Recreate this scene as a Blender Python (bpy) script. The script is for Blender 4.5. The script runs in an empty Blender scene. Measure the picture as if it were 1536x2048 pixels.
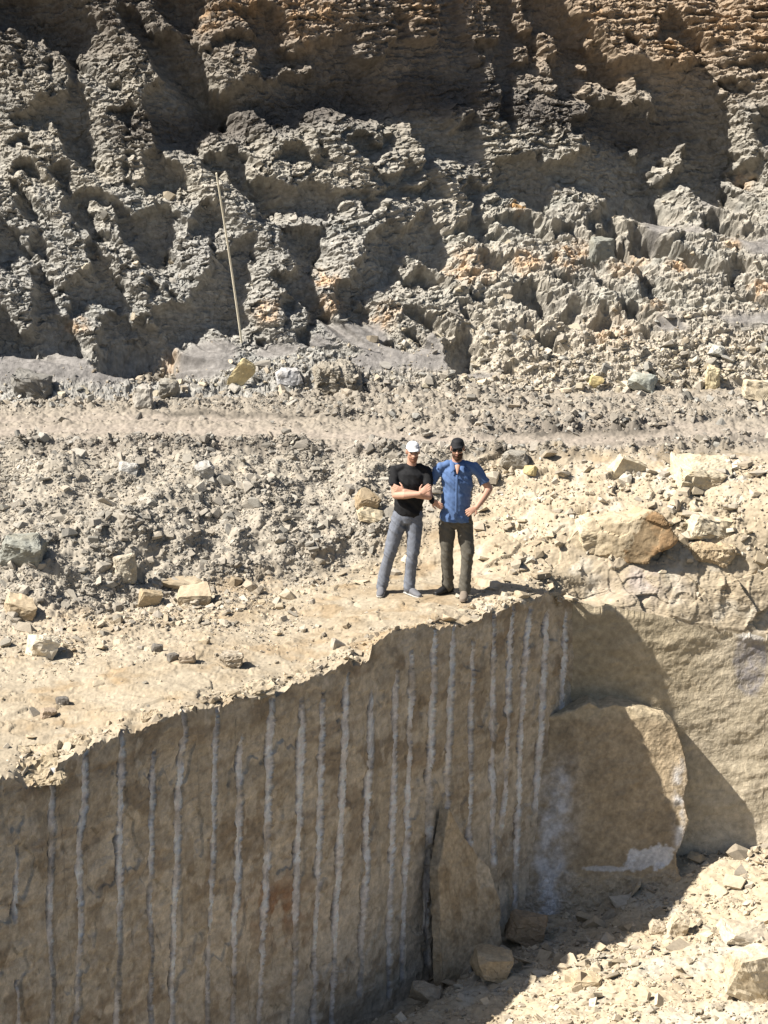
import bpy, bmesh, math, random
import numpy as np
from mathutils import Vector, Matrix, noise as mnoise

# ------------------------------------------------------------------ camera, sky, sun, exposure
S = bpy.context.scene
COL = S.collection
CAM_H, PITCH, FPX = 7.2, math.radians(13.0), 4900.0
cam = bpy.data.cameras.new('camera'); camo = bpy.data.objects.new('camera', cam); COL.objects.link(camo)
camo.location = (0, 0, CAM_H); camo.rotation_euler = (math.pi/2 - PITCH, 0, 0)
cam.sensor_fit = 'VERTICAL'; cam.sensor_height = 36.0; cam.lens = 36.0*FPX/2048.0
cam.clip_start = 0.1; cam.clip_end = 500
S.camera = camo

SUN_EL, SUN_AZ = math.radians(48.0), (-0.957, -0.288)      # direction TO the sun in plan (from the left, a little behind the camera)
_n = math.hypot(*SUN_AZ); SUN_AZ = (SUN_AZ[0]/_n, SUN_AZ[1]/_n)
TO_SUN = np.array([SUN_AZ[0]*math.cos(SUN_EL), SUN_AZ[1]*math.cos(SUN_EL), math.sin(SUN_EL)])
SUN_STRENGTH, SKY_STRENGTH, EXPOSURE = 5.0, 0.05, 0.86
w = bpy.data.worlds.new('World'); S.world = w; w.use_nodes = True
nt = w.node_tree; nt.nodes.clear()
wo = nt.nodes.new('ShaderNodeOutputWorld'); bg = nt.nodes.new('ShaderNodeBackground'); sky = nt.nodes.new('ShaderNodeTexSky')
sky.sky_type = 'NISHITA'; sky.sun_disc = False; sky.sun_elevation = SUN_EL
sky.sun_rotation = math.atan2(TO_SUN[0], TO_SUN[1])
sky.dust_density = 2.0; sky.air_density = 1.0
nt.links.new(sky.outputs[0], bg.inputs[0]); bg.inputs[1].default_value = SKY_STRENGTH
nt.links.new(bg.outputs[0], wo.inputs[0])
sl = bpy.data.lights.new('sun', 'SUN'); sl.energy = SUN_STRENGTH; sl.angle = math.radians(0.5); sl.color = (1.0, 0.955, 0.885)
so = bpy.data.objects.new('sun', sl); COL.objects.link(so)
so.rotation_euler = Vector(TO_SUN).to_track_quat('Z', 'Y').to_euler()
so.location = (-20, -5, 30)
S.view_settings.view_transform = 'Standard'; S.view_settings.look = 'None'
S.view_settings.exposure = EXPOSURE; S.view_settings.gamma = 1.0; S.view_settings.use_curve_mapping = False
S.render.engine = 'CYCLES'
S.cycles.max_bounces = 4; S.cycles.diffuse_bounces = 1
S.cycles.use_denoising = True; S.cycles.denoiser = 'OPENIMAGEDENOISE'; S.cycles.denoising_input_passes = 'RGB_ALBEDO_NORMAL'; S.cycles.denoising_prefilter = 'ACCURATE'

# ------------------------------------------------------------------ numpy helpers
CP, SP = math.cos(PITCH), math.sin(PITCH)
def on_wall(u, v, off=0.0):
    dx, dy, dz = ray(u, v); z = np.zeros(np.shape(u))
    for _ in range(6):
        t = ((P0[0]*EN[0] + P0[1]*EN[1]) + .05*(-z) + off)/(dx*EN[0] + dy*EN[1]); z = CAM_H + dz*t
    return np.stack(np.broadcast_arrays(dx*t, dy*t, z), -1)
def ray(u, v):
    cx = (np.asarray(u, float) - 768)/FPX; cy = -(np.asarray(v, float) - 1024)/FPX
    return cx, CP + cy*SP, -SP + cy*CP
def at_z(u, v, z):
    dx, dy, dz = ray(u, v); t = (np.asarray(z) - CAM_H)/dz
    return np.stack(np.broadcast_arrays(dx*t, dy*t, CAM_H + dz*t), -1)
def at_y(u, v, y):
    dx, dy, dz = ray(u, v); t = np.asarray(y)/dy
    return np.stack(np.broadcast_arrays(dx*t, dy*t, CAM_H + dz*t), -1)
def project(P):
    X, Y, Z = P[..., 0], P[..., 1], P[..., 2] - CAM_H
    d = Y*CP - Z*SP; c = Y*SP + Z*CP
    return 768 + FPX*X/d, 1024 - FPX*c/d

def _hash(ix, iy, iz, seed):
    h = (ix.astype(np.int64)*374761393 + iy.astype(np.int64)*668265263 + iz.astype(np.int64)*2147483647 + seed*1274126177) & 0xffffffff
    h = ((h ^ (h >> 13))*1274126177) & 0xffffffff
    h = ((h ^ (h >> 16))*2246822519) & 0xffffffff
    return (h ^ (h >> 15)) & 0xffffffff
def _vh(h):
    return (h & 0xffff)/65535.0, ((h >> 16) & 0xffff)/65535.0
_rng = np.random.RandomState(5)
_PERM = _rng.permutation(4096).astype(np.int32)
_G = _rng.normal(size=(4096, 3)); _G = (_G/np.linalg.norm(_G, axis=1)[:, None]).astype(np.float32)
def perlin(p, seed=0):
    """3-D gradient noise, p (..., 3) -> about -1..1"""
    sh = p.shape[:-1]; p = p.reshape(-1, 3).astype(np.float32) + np.float32(seed*17.31)
    f = np.floor(p); i = f.astype(np.int32); f = p - f
    u = f*f*f*(f*(f*6 - 15) + 10)
    out = np.zeros(len(p), np.float32)
    for dx in (0, 1):
        wx = u[:, 0] if dx else 1 - u[:, 0]
        hx = _PERM[(i[:, 0] + dx) & 4095]
        for dy in (0, 1):
            wy = u[:, 1] if dy else 1 - u[:, 1]
            hy = _PERM[(hx + i[:, 1] + dy) & 4095]
            for dz in (0, 1):
                wz = u[:, 2] if dz else 1 - u[:, 2]
                g = _G[_PERM[(hy + i[:, 2] + dz) & 4095]]
                d = g[:, 0]*(f[:, 0] - dx) + g[:, 1]*(f[:, 1] - dy) + g[:, 2]*(f[:, 2] - dz)
                out += wx*wy*wz*d
    return (out*1.5).reshape(sh)
def fbm(p, octs=4, seed=0, gain=0.5, lac=2.03, billow=False):
    a, s, o = 1.0, 0.0, 0.0
    for k in range(octs):
        n = perlin(p, seed + k*3)
        o = o + a*(np.abs(n)*2 - 0.55 if billow else n); s += a
        p = p*lac; a *= gain
    return o/s
def worley(p, seed=0, jitter=0.9):
    """2-D cells: returns F1, F2, hash of the nearest cell, vector to its centre"""
    sh = p.shape[:-1]; q = p.reshape(-1, 2); i = np.floor(q).astype(np.int64)
    F1 = np.full(len(q), 9.0); F2 = F1.copy(); H = np.zeros(len(q), np.int64); DX = np.zeros(len(q)); DY = np.zeros(len(q))
    for dx in (-1, 0, 1):
        for dy in (-1, 0, 1):
            cx, cy = i[:, 0] + dx, i[:, 1] + dy
            h = _hash(cx, cy, cx*0, seed); a, b = _vh(h)
            vx = q[:, 0] - (cx + .5 + (a - .5)*jitter); vy = q[:, 1] - (cy + .5 + (b - .5)*jitter)
            d = vx*vx + vy*vy
            n = d < F1
            F2 = np.where(n, F1, np.minimum(F2, d)); F1 = np.where(n, d, F1)
            H = np.where(n, h, H); DX = np.where(n, vx, DX); DY = np.where(n, vy, DY)
    return np.sqrt(F1).reshape(sh), np.sqrt(F2).reshape(sh), H.reshape(sh), DX.reshape(sh), DY.reshape(sh)
def facets(p, seed=0, tilt=0.8, bias=(0, 0)):
    """broken-rock relief: each cell is a tilted flat chip at its own height; about -1..1"""
    F1, F2, H, dx, dy = worley(p, seed)
    h2 = _hash(H, H*7 + 3, H*0 + 11, seed + 5); a, b = _vh(h2); c, d = _vh(_hash(H, H*0 + 5, H*3, seed + 9))
    return (a - .5)*1.2 + tilt*((c - .5)*2*dx + (d - .5)*2*dy) + bias[0]*dx + bias[1]*dy, np.clip((F2 - F1)*3, 0, 1)
def blur(A, r):
    k = np.exp(-0.5*(np.arange(-int(3*r), int(3*r) + 1)/r)**2); k /= k.sum(); n = len(k)//2
    for ax in (0, 1):
        B = np.pad(A, [(n, n) if a == ax else (0, 0) for a in (0, 1)], mode='edge'); C = np.zeros_like(A)
        for j, kk in enumerate(k):
            C += kk*(B[j:j + A.shape[0], :] if ax == 0 else B[:, j:j + A.shape[1]])
        A = C
    return A
def inpoly(U, V, poly):
    poly = np.asarray(poly, float); m = np.zeros(U.shape, bool)
    x0, y0 = poly.min(0); x1, y1 = poly.max(0)
    sel = (U >= x0) & (U <= x1) & (V >= y0) & (V <= y1)
    u, v = U[sel], V[sel]; r = np.zeros(u.shape, bool)
    for (xa, ya), (xb, yb) in zip(poly, np.roll(poly, -1, 0)):
        if ya == yb: continue
        c = ((ya > v) != (yb > v)) & (u < (xb - xa)*(v - ya)/(yb - ya) + xa)
        r ^= c
    m[sel] = r
    return m
def sstep(a, b, x):
    t = np.clip((x - a)/(b - a), 0, 1); return t*t*(3 - 2*t)
def normals(P):
    du = np.gradient(P, axis=1); dv = np.gradient(P, axis=0)
    n = np.cross(du, dv); n /= np.linalg.norm(n, axis=-1, keepdims=True) + 1e-9
    return n
def mix(a, b, t):
    return a + (np.asarray(b) - a)*np.asarray(t)[..., None]

# ------------------------------------------------------------------ scene helpers
def tag(o, label=None, cat=None, group=None, kind=None):
    if label: o['label'] = label
    if cat: o['category'] = cat
    if group: o['group'] = group
    if kind: o['kind'] = kind
    return o
def link(name, me, mat=None, parent=None):
    o = bpy.data.objects.new(name, me); COL.objects.link(o)
    if mat: me.materials.append(mat)
    if parent: o.parent = parent
    return o
def raw_mesh(name, V, F, C=None, smooth=False):
    """V (n,3); F (m,k) faces of one size"""
    me = bpy.data.meshes.new(name); n, (m, k) = len(V), F.shape
    me.vertices.add(n); me.vertices.foreach_set('co', np.ascontiguousarray(V, np.float32).ravel())
    me.loops.add(m*k); me.loops.foreach_set('vertex_index', np.ascontiguousarray(F, np.int32).ravel())
    me.polygons.add(m); me.polygons.foreach_set('loop_start', np.arange(0, m*k, k, dtype=np.int32))
    me.polygons.foreach_set('use_smooth', np.full(m, smooth))
    if C is not None:
        at = me.attributes.new('tint', 'FLOAT_COLOR', 'POINT')
        c = np.ones((n, 4), np.float32); c[:, :3] = C
        at.data.foreach_set('color', c.ravel())
    me.update(calc_edges=True); me.validate()
    return me
def grid_mesh(name, P, C, mat, smooth=False):
    r, c = P.shape[:2]; idx = np.arange(r*c).reshape(r, c)
    F = np.stack([idx[:-1, :-1], idx[1:, :-1], idx[1:, 1:], idx[:-1, 1:]], -1).reshape(-1, 4)
    me = raw_mesh(name, P.reshape(-1, 3), F, C.reshape(-1, 3), smooth)
    return link(name, me, mat)

def rock_material(name, var=0.35, scale=18.0, bump=0.5, bump_d=0.01, rough=0.92, fine=90.0, attr=True, color=(.4, .33, .24), grain=0.5):
    m = bpy.data.materials.new(name); m.use_nodes = True; t = m.node_tree; b = t.nodes['Principled BSDF']
    b.inputs['Roughness'].default_value = rough; b.inputs['Specular IOR Level'].default_value = 0.15
    tc = t.nodes.new('ShaderNodeTexCoord')
    def noise(sc, det=6, ro=.6):
        n = t.nodes.new('ShaderNodeTexNoise'); n.inputs['Scale'].default_value = sc; n.inputs['Detail'].default_value = det
        n.inputs['Roughness'].default_value = ro; t.links.new(tc.outputs['Object'], n.inputs['Vector']); return n
    if attr:
        a = t.nodes.new('ShaderNodeAttribute'); a.attribute_name = 'tint'; src = a.outputs['Color']
    else:
        a = t.nodes.new('ShaderNodeRGB'); a.outputs[0].default_value = (*color, 1); src = a.outputs[0]
    n1, n2 = noise(scale), noise(fine, 4, .7)
    def scaled(n, amt):
        r = t.nodes.new('ShaderNodeMapRange'); r.inputs['From Min'].default_value = .3; r.inputs['From Max'].default_value = .7
        r.inputs['To Min'].default_value = 1 - amt; r.inputs['To Max'].default_value = 1 + amt
        t.links.new(n.outputs['Fac'], r.inputs['Value']); return r.outputs[0]
    mul = t.nodes.new('ShaderNodeMath'); mul.operation = 'MULTIPLY'
    t.links.new(scaled(n1, var), mul.inputs[0]); t.links.new(scaled(n2, var*grain), mul.inputs[1])
    vm = t.nodes.new('ShaderNodeVectorMath'); vm.operation = 'SCALE'
    t.links.new(src, vm.inputs[0]); t.links.new(mul.outputs[0], vm.inputs['Scale'])
    t.links.new(vm.outputs[0], b.inputs['Base Color'])
    bp = t.nodes.new('ShaderNodeBump'); bp.inputs['Strength'].default_value = bump; bp.inputs['Distance'].default_value = bump_d
    t.links.new(noise(fine*.6, 5, .65).outputs['Fac'], bp.inputs['Height']); t.links.new(bp.outputs[0], b.inputs['Normal'])
    return m
# ------------------------------------------------------------------ the high wall of the quarry (cliff)
def core_cols(step=2.0, lo=-50, hi=1586, ext=1000):
    a = list(np.arange(lo, hi, step)); s = step
    left, right = [], []; x = lo
    while x > lo - ext: s = min(s*1.06, 22); x -= s; left.append(x)
    s = step; x = a[-1]
    while x < hi + ext: s = min(s*1.06, 22); x += s; right.append(x)
    return np.array(left[::-1] + a + right)
# relief shaped to cast shade: shadow outlines (d), lit rock within (p), in six tiles
T = [(0, 0), (512, 0), (1024, 0), (0, 400), (512, 400), (1024, 400)]
SHADOW_SHAPES = '''
0d 0 0 480 0 500 60 560 70 600 120 580 160 545 220 520 250 455 290 440 330 400 310 380 270 320 260 270 240 260 195 220 185 150 230 95 250 120 180 70 150 5 200
0d 400 310 440 330 480 370 470 440 470 490 510 560 520 640 530 740 545 800 545 950 590 1020 430 960 400 930 380 860 350 780 310 720 300 640 330 600 380 560 410 520 420 460 400 430 390 380
0d 190 600 300 590 310 640 290 740 280 780 190 790 165 720 165 660 180 630
0d 280 340 320 350 320 420 300 460 270 440 265 380
0d 90 280 105 300 110 380 120 470 150 480 150 400 160 380 130 360 110 300
0d 50 810 180 800 200 880 130 850 60 870
0d 10 720 80 690 150 680 160 720 130 770 60 720
0d 720 40 800 60 830 110 900 200 930 210 1060 200 1150 180 1150 250 1220 280 1210 330 1230 400 1240 480 1290 540 1350 540 1400 500 1536 470 1536 640 1380 640 1370 690 1290 730 1220 760 1180 820 1170 900 1100 890 1010 880 980 920 990 970 1040 980 1100 1010 1090 1100 1000 1170 870 1180 840 1110 880 1060 860 970 860 930 930 880 900 800 900 740 880 690 830 680 860 620 870 540 910 500 980 530 940 450 900 400 880 300 840 240 800 200 760 200 720 150 690 90
0d 880 0 1230 0 1220 80 1150 150 1060 170 1000 140 950 60
0d 1360 60 1536 50 1536 200 1480 170 1430 100
0d 1290 220 1400 200 1536 220 1536 290 1330 270 1250 310 1220 290 1260 240
0d 680 640 760 640 820 670 790 700 780 760 770 850 780 960 770 1060 800 1140 770 1130 740 1060 750 960 740 830 730 740 720 690 660 690
0d 1230 920 1300 895 1340 910 1360 890 1400 850 1440 870 1480 940 1495 1030 1530 1090 1536 1200 1490 1200 1450 1140 1390 1090 1380 1020 1210 1010 1215 960
0d 430 1180 480 1130 560 1150 620 1160 680 1200 440 1200
0d 100 940 190 960 210 1020 230 1060 200 1090 120 1040 20 1040 90 990
0d 290 1010 390 960 420 1000 410 1100 440 1180 400 1200 340 1130 350 1080 300 1040
0d 100 1080 140 1130 170 1200 120 1200 60 1090
0d 640 530 760 510 740 540 650 550
0d 600 670 720 660 700 690 610 690
1d 180 310 290 280 400 240 520 190 580 240 580 300 600 360 680 350 760 340 740 290 800 250 850 200 880 240 940 260 1050 250 1060 130 1050 0 1200 0 1210 60 1230 140 1240 220 1290 290 1310 370 1350 400 1340 470 1300 540 1290 590 1310 640 1320 780 1330 860 1350 920 1340 960 1290 990 1250 1000 1230 960 1110 940 1100 1000 1080 990 1000 1040 980 980 990 930 960 820 950 760 920 710 850 705 770 720 740 690 690 690 600 680 560 650 520 620 480 605 420 620 390 640 310 640 290 690 260 740 180 740 100 720 0 690 0 490 100 480 110 430 60 460 0 440 0 310
1p 110 480 140 400 200 370 300 380 380 350 340 420 280 430 270 530 250 430 160 420 130 460
1p 1170 680 1200 620 1270 640 1280 680 1240 720 1220 760 1180 740
1d 0 30 60 20 130 60 170 140 140 220 190 280 150 330 60 300 0 310
1d 790 30 840 80 900 160 920 240 850 220 800 180 830 160 800 110
1d 1390 0 1536 0 1536 1200 1380 1160 1400 1080 1420 990 1440 960 1536 940 1536 800 1500 760 1450 740 1450 640 1440 530 1410 430 1390 360 1290 280 1290 265 1440 240 1440 200 1410 120 1380 90
1d 540 850 590 780 640 770 720 810 760 880 750 960 690 990 640 960 600 960 610 910 560 880
1d 150 860 290 850 320 920 300 980 190 990 140 960 130 900
1d 380 800 420 860 440 940 450 1010 380 1010 340 990 310 930 370 960 380 900
1d 780 790 830 800 840 860 780 920 750 850
1d 890 900 940 960 990 1040 960 1060 1000 1150 940 1100 870 1110 830 1100 740 1090 740 1130 660 1090 680 1000 720 1000 770 1030 850 1010 890 980
1d 0 1060 70 1060 160 1080 200 1110 250 1140 300 1120 310 1060 370 1080 460 1130 520 1140 580 1150 670 1130 660 1200 0 1200
1d 740 1130 830 1100 1000 1150 1090 1080 1120 1130 1160 1200 930 1200 900 1160 860 1200 680 1200
1d 1000 1040 1060 1000 1080 1080 1130 1140 1160 1190 1240 1200 1220 1150 1250 1060 1270 1020 1310 1100 1340 1110 1380 1150 1360 1200 1100 1200 1000 1150
2d 40 0 310 0 330 60 370 110 420 110 440 140 490 190 530 240 560 300 590 360 680 360 780 340 830 370 870 400 960 380 1050 370 1100 350 1090 300 1060 260 960 230 880 240 850 210 870 150 850 100 960 50 1010 100 1080 170 1130 230 1160 290 1120 330 1180 410 1220 500 1250 570 1290 640 1300 740 1310 840 1330 930 1290 980 1290 1060 1320 1120 1320 1200 1100 1180 1080 1110 1050 1090 940 1130 870 1150 890 1200 600 1200 540 1150 430 1130 350 1110 240 1120 220 1200 0 1200 0 950 140 940 160 780 230 760 240 640 170 560 150 480 150 430 70 440 0 420 0 360 110 360 120 250 20 270 0 280 0 120 40 180 90 210 100 130 50 100
2p 150 190 230 180 270 280 230 350 240 500 260 520 270 620 240 660 190 590 150 500 180 450 150 320
2p 380 390 420 340 480 330 470 400 420 430
2p 440 210 500 220 490 310 450 250
2p 400 550 430 480 500 460 560 500 640 470 710 430 760 500 860 560 850 720 830 660 840 600 740 560 690 650 640 620 640 560 540 590 480 560 410 570
2p 270 620 330 580 420 570 510 620 470 640 460 680 380 710 330 730 330 800 350 850 400 800 440 850 520 870 460 890 400 900 400 950 290 950 220 970 220 1020 180 1010 160 900 160 790 230 760 240 680
2p 740 860 780 850 770 930 730 890
2p 820 1030 870 960 950 950 930 910 1000 860 1040 810 1040 880 1050 940 980 1000 930 1050 850 1070
2d 640 60 700 110 760 160 720 130 650 90
2d 690 180 740 230 780 260 700 250 650 240
2d 1210 400 1290 370 1536 350 1536 400 1350 410 1220 420
2d 1230 490 1400 480 1500 500 1400 540 1300 550 1250 530
2d 1470 640 1536 620 1536 850 1490 870 1440 800 1470 700
2d 1340 960 1420 930 1500 900 1536 950 1500 1000 1420 1050 1380 1060 1300 1000
3d 0 50 40 110 70 190 200 190 230 160 280 220 290 320 250 350 230 320 120 330 90 380 20 400 0 390
3p 110 210 220 210 200 240 170 280 110 260
3d 250 350 270 430 300 500 330 540 310 560 350 600 350 680 400 700 440 690 430 800 480 830 490 910 320 910 100 910 0 950 0 590 40 620 70 720 120 790 200 770 190 680 200 560 260 540 200 520 190 440 230 400
3d 350 520 420 480 500 430 570 400 500 280 510 240 560 230 620 310 660 390 720 490 740 600 760 640 690 660 680 640 600 640 560 610 520 600 500 660 430 690 380 640 420 590 380 540
3d 90 0 190 0 210 70 260 110 210 150 180 130 150 90 80 70
3d 380 0 520 0 570 90 590 160 660 220 710 240 560 230 530 190 490 150 380 140 430 90 370 60
3d 570 0 720 0 760 50 800 110 840 80 870 60 890 100 960 150 970 200 940 290 980 350 900 390 860 400 810 350 810 290 750 270 690 200 670 130 690 90 740 130 700 70 640 50 600 30
3d 880 100 940 40 1040 10 1060 80 1030 150 1030 240 1000 340 970 370 940 300 980 170 900 140
3d 1160 60 1250 0 1310 0 1340 120 1290 190 1300 310 1330 330 1370 280 1470 200 1536 190 1536 330 1480 390 1500 440 1450 600 1490 700 1440 780 1340 770 1250 750 1210 820 1120 840 1060 870 1020 950 960 990 900 1030 760 1020 650 1050 640 1085 590 1060 570 980 590 880 570 800 600 780 590 720 630 680 690 660 760 640 770 700 800 800 830 860 890 870 1000 870 930 720 880 680 900 640 1000 640 1040 600 1110 620 1140 610 1150 520 1200 480 1260 410 1270 280 1220 200 1180 210 1140 260 1110 270 1140 150
3d 820 690 880 690 930 760 1000 870 900 880 830 850 800 760
3p 1220 760 1310 780 1390 790 1400 840 1340 850 1270 830
3p 690 680 820 650 820 690 790 700 820 830 800 780 770 700
3p 880 710 910 710 910 760 880 750
3p 830 860 860 840 890 870
3p 870 930 930 930 1000 870 930 910
3d 890 480 920 450 960 540 920 610 890 560
3d 1000 490 1060 590 1030 590 980 520
4d 0 0 580 0 490 60 430 90 360 90 250 70 170 60 80 90 60 130 10 160 0 200
4d 650 0 810 0 730 50 690 90 640 80
4d 140 140 240 150 350 130 420 140 410 200 390 230 400 290 370 360 340 400 340 500 370 560 420 650 470 720 390 700 360 720 350 800 330 860 280 890 230 850 240 770 310 740 320 680 280 660 280 600 210 540 130 520 100 480 50 470 90 430 180 440 250 400 240 370 150 320 140 230
4d 740 160 830 140 880 170 930 120 1000 90 1010 20 1060 30 1060 90 1110 190 1140 230 1140 400 1100 400 1000 380 960 350 930 320 870 310 860 360 870 440 930 430 960 400 1060 440 1120 470 1130 500 1050 490 1040 540 970 500 900 500 870 480 820 490 790 540 720 540 650 600 700 620 700 700 650 730 500 720 490 640 460 560 450 520 500 470 560 480 600 430 580 380 640 340 640 270 700 210
4p 580 560 620 550 620 640 590 600
4d 1260 150 1280 60 1280 0 1350 0 1370 170 1370 260 1290 250 1250 210 1150 210 1110 200 1180 170
4d 1400 150 1536 70 1536 180 1440 150
4d 1340 310 1480 350 1520 350 1500 400 1430 400 1370 420 1300 340
4d 1400 210 1460 200 1450 240 1390 250
4d 20 840 120 800 110 850 60 880 10 880
4d 890 800 940 780 990 840 1050 800 1000 860 950 880
4d 1200 780 1270 760 1320 900 1250 1000 1220 1100 1180 1100 1150 1000 1110 860 1160 850 1180 820
4d 880 650 950 650 1000 640 1080 720 1060 790 1000 740 930 730 890 700
4d 1230 620 1260 640 1290 760 1240 720
4d 1250 560 1370 560 1380 600 1300 620
4d 1400 790 1536 770 1536 790 1450 810
4d 1390 990 1536 1000 1536 1030 1470 1030
4d 120 600 180 560 240 600 270 650 240 680 210 760 200 830 160 700
4d 770 870 820 830 830 910 790 900
5d 0 0 210 0 220 40 110 60 50 20
5d 600 0 900 0 910 60 850 90 740 100 700 50 610 70
5d 530 0 600 0 600 100 640 160 690 250 740 350 800 420 870 550 820 620 770 600 720 560 770 490 700 470 740 430 770 400 700 370 580 350 590 300 570 220 480 210 440 170 460 110 540 60
5p 490 120 540 120 530 170 500 180
5d 0 100 90 90 150 120 170 210 90 210 30 190
5d 230 190 310 150 360 150 390 220 280 210
5d 700 140 760 150 840 270 960 250 1040 220 1060 260 920 280 860 310 720 270
5d 1140 80 1200 50 1260 110 1340 220 1250 190 1140 150
5d 1390 60 1440 90 1440 230 1400 200 1420 130
5d 980 340 1030 320 1110 330 1110 380 1010 380
5d 1280 420 1340 370 1440 400 1340 440 1340 560 1300 570 1230 550 1290 500
5d 1350 590 1390 560 1440 580 1440 620 1390 640
5d 210 430 280 470 390 480 360 530 270 530 210 500
5d 430 350 500 380 470 420 330 420
5d 440 470 510 470 620 530 580 540 500 530
5d 0 530 110 510 160 520 220 640 200 690 140 710 50 660 0 630
5d 250 730 350 630 430 620 390 690 360 720 280 740
5d 520 620 560 660 590 740 520 800 430 730 500 720
5d 640 600 720 640 790 720 700 740 650 690
5d 130 830 200 840 250 800 270 880 200 880 130 870
5d 30 780 110 770 120 820 30 800
5d 150 880 220 890 260 950 180 920
5d 1280 950 1400 1020 1536 1050 1400 1030 1320 990
5d 750 800 830 790 820 860 780 850
5d 410 870 470 850 480 890
'''
DUST = '''
3 0 950 100 910 320 910 490 910 560 1040 640 1090 760 1030 900 1040 1010 970 1110 880 1250 830 1400 850 1440 900 1390 1060 1200 1090 900 1100 640 1150 330 1130 0 1100
4 0 890 120 850 280 900 360 800 420 830 520 880 280 930 100 960 0 960
4 500 720 650 735 740 710 800 830 850 900 940 980 1050 790 1110 870 1150 1010 1170 1090 850 1080 600 1070 560 990 660 960 560 880 420 800 380 720
4 1230 1030 1350 970 1450 1050 1500 1100 1230 1080
5 760 110 940 100 1140 170 1300 220 1440 240 1536 210 1536 400 1420 380 1340 260 1200 200 1060 200 980 200 850 250
5 860 700 1000 760 1060 830 860 820
5 1090 0 1380 0 1370 60 1250 60 1150 30
5 1200 740 1536 640 1536 760 1300 800
'''
# rusty stains: tile, x, y, radius
RUST = [(1,300,80,190),(1,960,60,130),(1,1260,30,90),(0,1250,130,110),(0,1450,40,110),(2,500,100,60),(2,980,290,120),(2,1270,180,90),(2,1450,250,70),(2,1390,1050,60),
        (3,460,750,60),(3,1040,920,60),(4,70,680,70),(4,410,480,80),(4,440,610,80),(4,760,690,90),(4,1290,430,120),(5,50,40,60),(5,380,350,120),(5,680,390,100),
        (5,780,300,70),(5,80,400,80),(5,600,830,120),(5,1010,400,70),(5,1310,290,50),(5,1490,560,60),(5,850,640,70)]
cu = core_cols(2.0)
cv = np.concatenate([np.linspace(-420, -40, 100, endpoint=False), np.arange(-40, 830, 2.0)])
U, V = np.meshgrid(cu, cv)
def profile(pts):
    """y on a (Y, Z) profile met by the sight line of each row"""
    pts = np.array(pts, float); vv = project(np.stack([pts[:, 0]*0, pts[:, 0], pts[:, 1]], -1))[1]
    o = np.argsort(vv); return np.interp(cv, vv[o], pts[o, 0])
yl = profile([(33.0, 1.0), (33.75, 1.22), (34.3, 1.62), (34.62, 2.6), (34.98, 3.6), (35.34, 4.6), (35.68, 5.6), (36.3, 7.4), (37.1, 9.6)])
yr = profile([(33.0, 1.0), (33.5, 1.2), (34.6, 2.1), (36.0, 3.55), (36.38, 4.6), (36.75, 5.8), (37.25, 7.4), (37.95, 9.6)])
br = sstep(620, 1060, cu + 0*cu)
Yb = yl[:, None]*(1 - br) + yr[:, None]*br
Yb = Yb + .10*(U - 768)/135*sstep(1900, 1400, U)*sstep(-500, 0, U) + 0.12*perlin(np.stack([U/330, V/500, U*0], -1), 3)
Bc = at_y(U, V, Yb)
Bc = np.stack([blur(Bc[..., k], 6) if k else Bc[..., k] for k in range(3)], -1)
Nc = -normals(Bc); Nc *= np.sign(-Nc[..., 1:2])
# shadow mask with ragged edges, sunk into hollows below
nz = np.stack([Bc[..., 0], Bc[..., 2], Bc[..., 1]*.5], -1)
wu = U + 12*fbm(nz*4.0, 3, 11) + 11*perlin(nz*11, 12) + 6*perlin(nz*27, 13); wv = V + 12*fbm(nz*4.0, 3, 21) + 11*perlin(nz*11, 22) + 6*perlin(nz*27, 23)
M = np.zeros(U.shape, bool)
# outside the traced part: gullies from noise
gul = fbm(np.stack([Bc[..., 0]*.9, Bc[..., 2]*.35 + Bc[..., 0]*.25, Bc[..., 0]*0], -1), 3, 31)
M |= (gul > 0.08) & ((U < -6) | (U > 1540) | (V < -6)) & (V < 650)
for ln in SHADOW_SHAPES.strip().split('\n'):
    f = ln.split(); k = int(f[0][0]); q = np.array(f[1:], float).reshape(-1, 2)/3.0 + T[k]
    q[q[:, 0] < 2, 0] -= 14; q[q[:, 1] < 1, 1] -= 14; q[q[:, 0] > 1534, 0] += 14
    m = inpoly(wu, wv, q)
    if f[0][1] == 'd': M |= m
    else: M &= ~m
D = np.zeros(U.shape)
for ln in DUST.strip().split('\n'):
    f = ln.split(); q = np.array(f[1:], float).reshape(-1, 2)/3.0 + T[int(f[0])]
    q[q[:, 0] < 2, 0] -= 400; q[q[:, 0] > 1534, 0] += 400
    D = np.maximum(D, inpoly(U + 5*perlin(nz*8, 41), V + 5*perlin(nz*8, 42), q))
D = blur(D.astype(float), 2.5)
# march down the fall of the light: a hollow falls away a little steeper than the sun grazes it, the rock after it climbs back
Tu = np.gradient(Bc, axis=1); Tv = np.gradient(Bc, axis=0); Ls = -TO_SUN
LN = np.abs(Nc@Ls); Lt = Ls - (Nc@Ls)[..., None]*Nc
g11 = (Tu*Tu).sum(-1); g22 = (Tv*Tv).sum(-1); g12 = (Tu*Tv).sum(-1); b1 = Lt@np.ones(3)*0 + (Lt*Tu).sum(-1); b2 = (Lt*Tv).sum(-1)
det = g11*g22 - g12*g12; ca = (b1*g22 - b2*g12)/det; cb = np.maximum((b2*g11 - b1*g12)/det, 1e-3)
shift, drop, dist = ca/cb, LN/cb, np.linalg.norm(Lt, axis=-1)/cb
target = 0.16 + 0.22*fbm(nz*1.3, 3, 51) + .16*fbm(nz*np.array([6, 2.2, 3]), 3, 52)
H = np.zeros(U.shape); H[0] = target[0]; ci = np.arange(U.shape[1])
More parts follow.
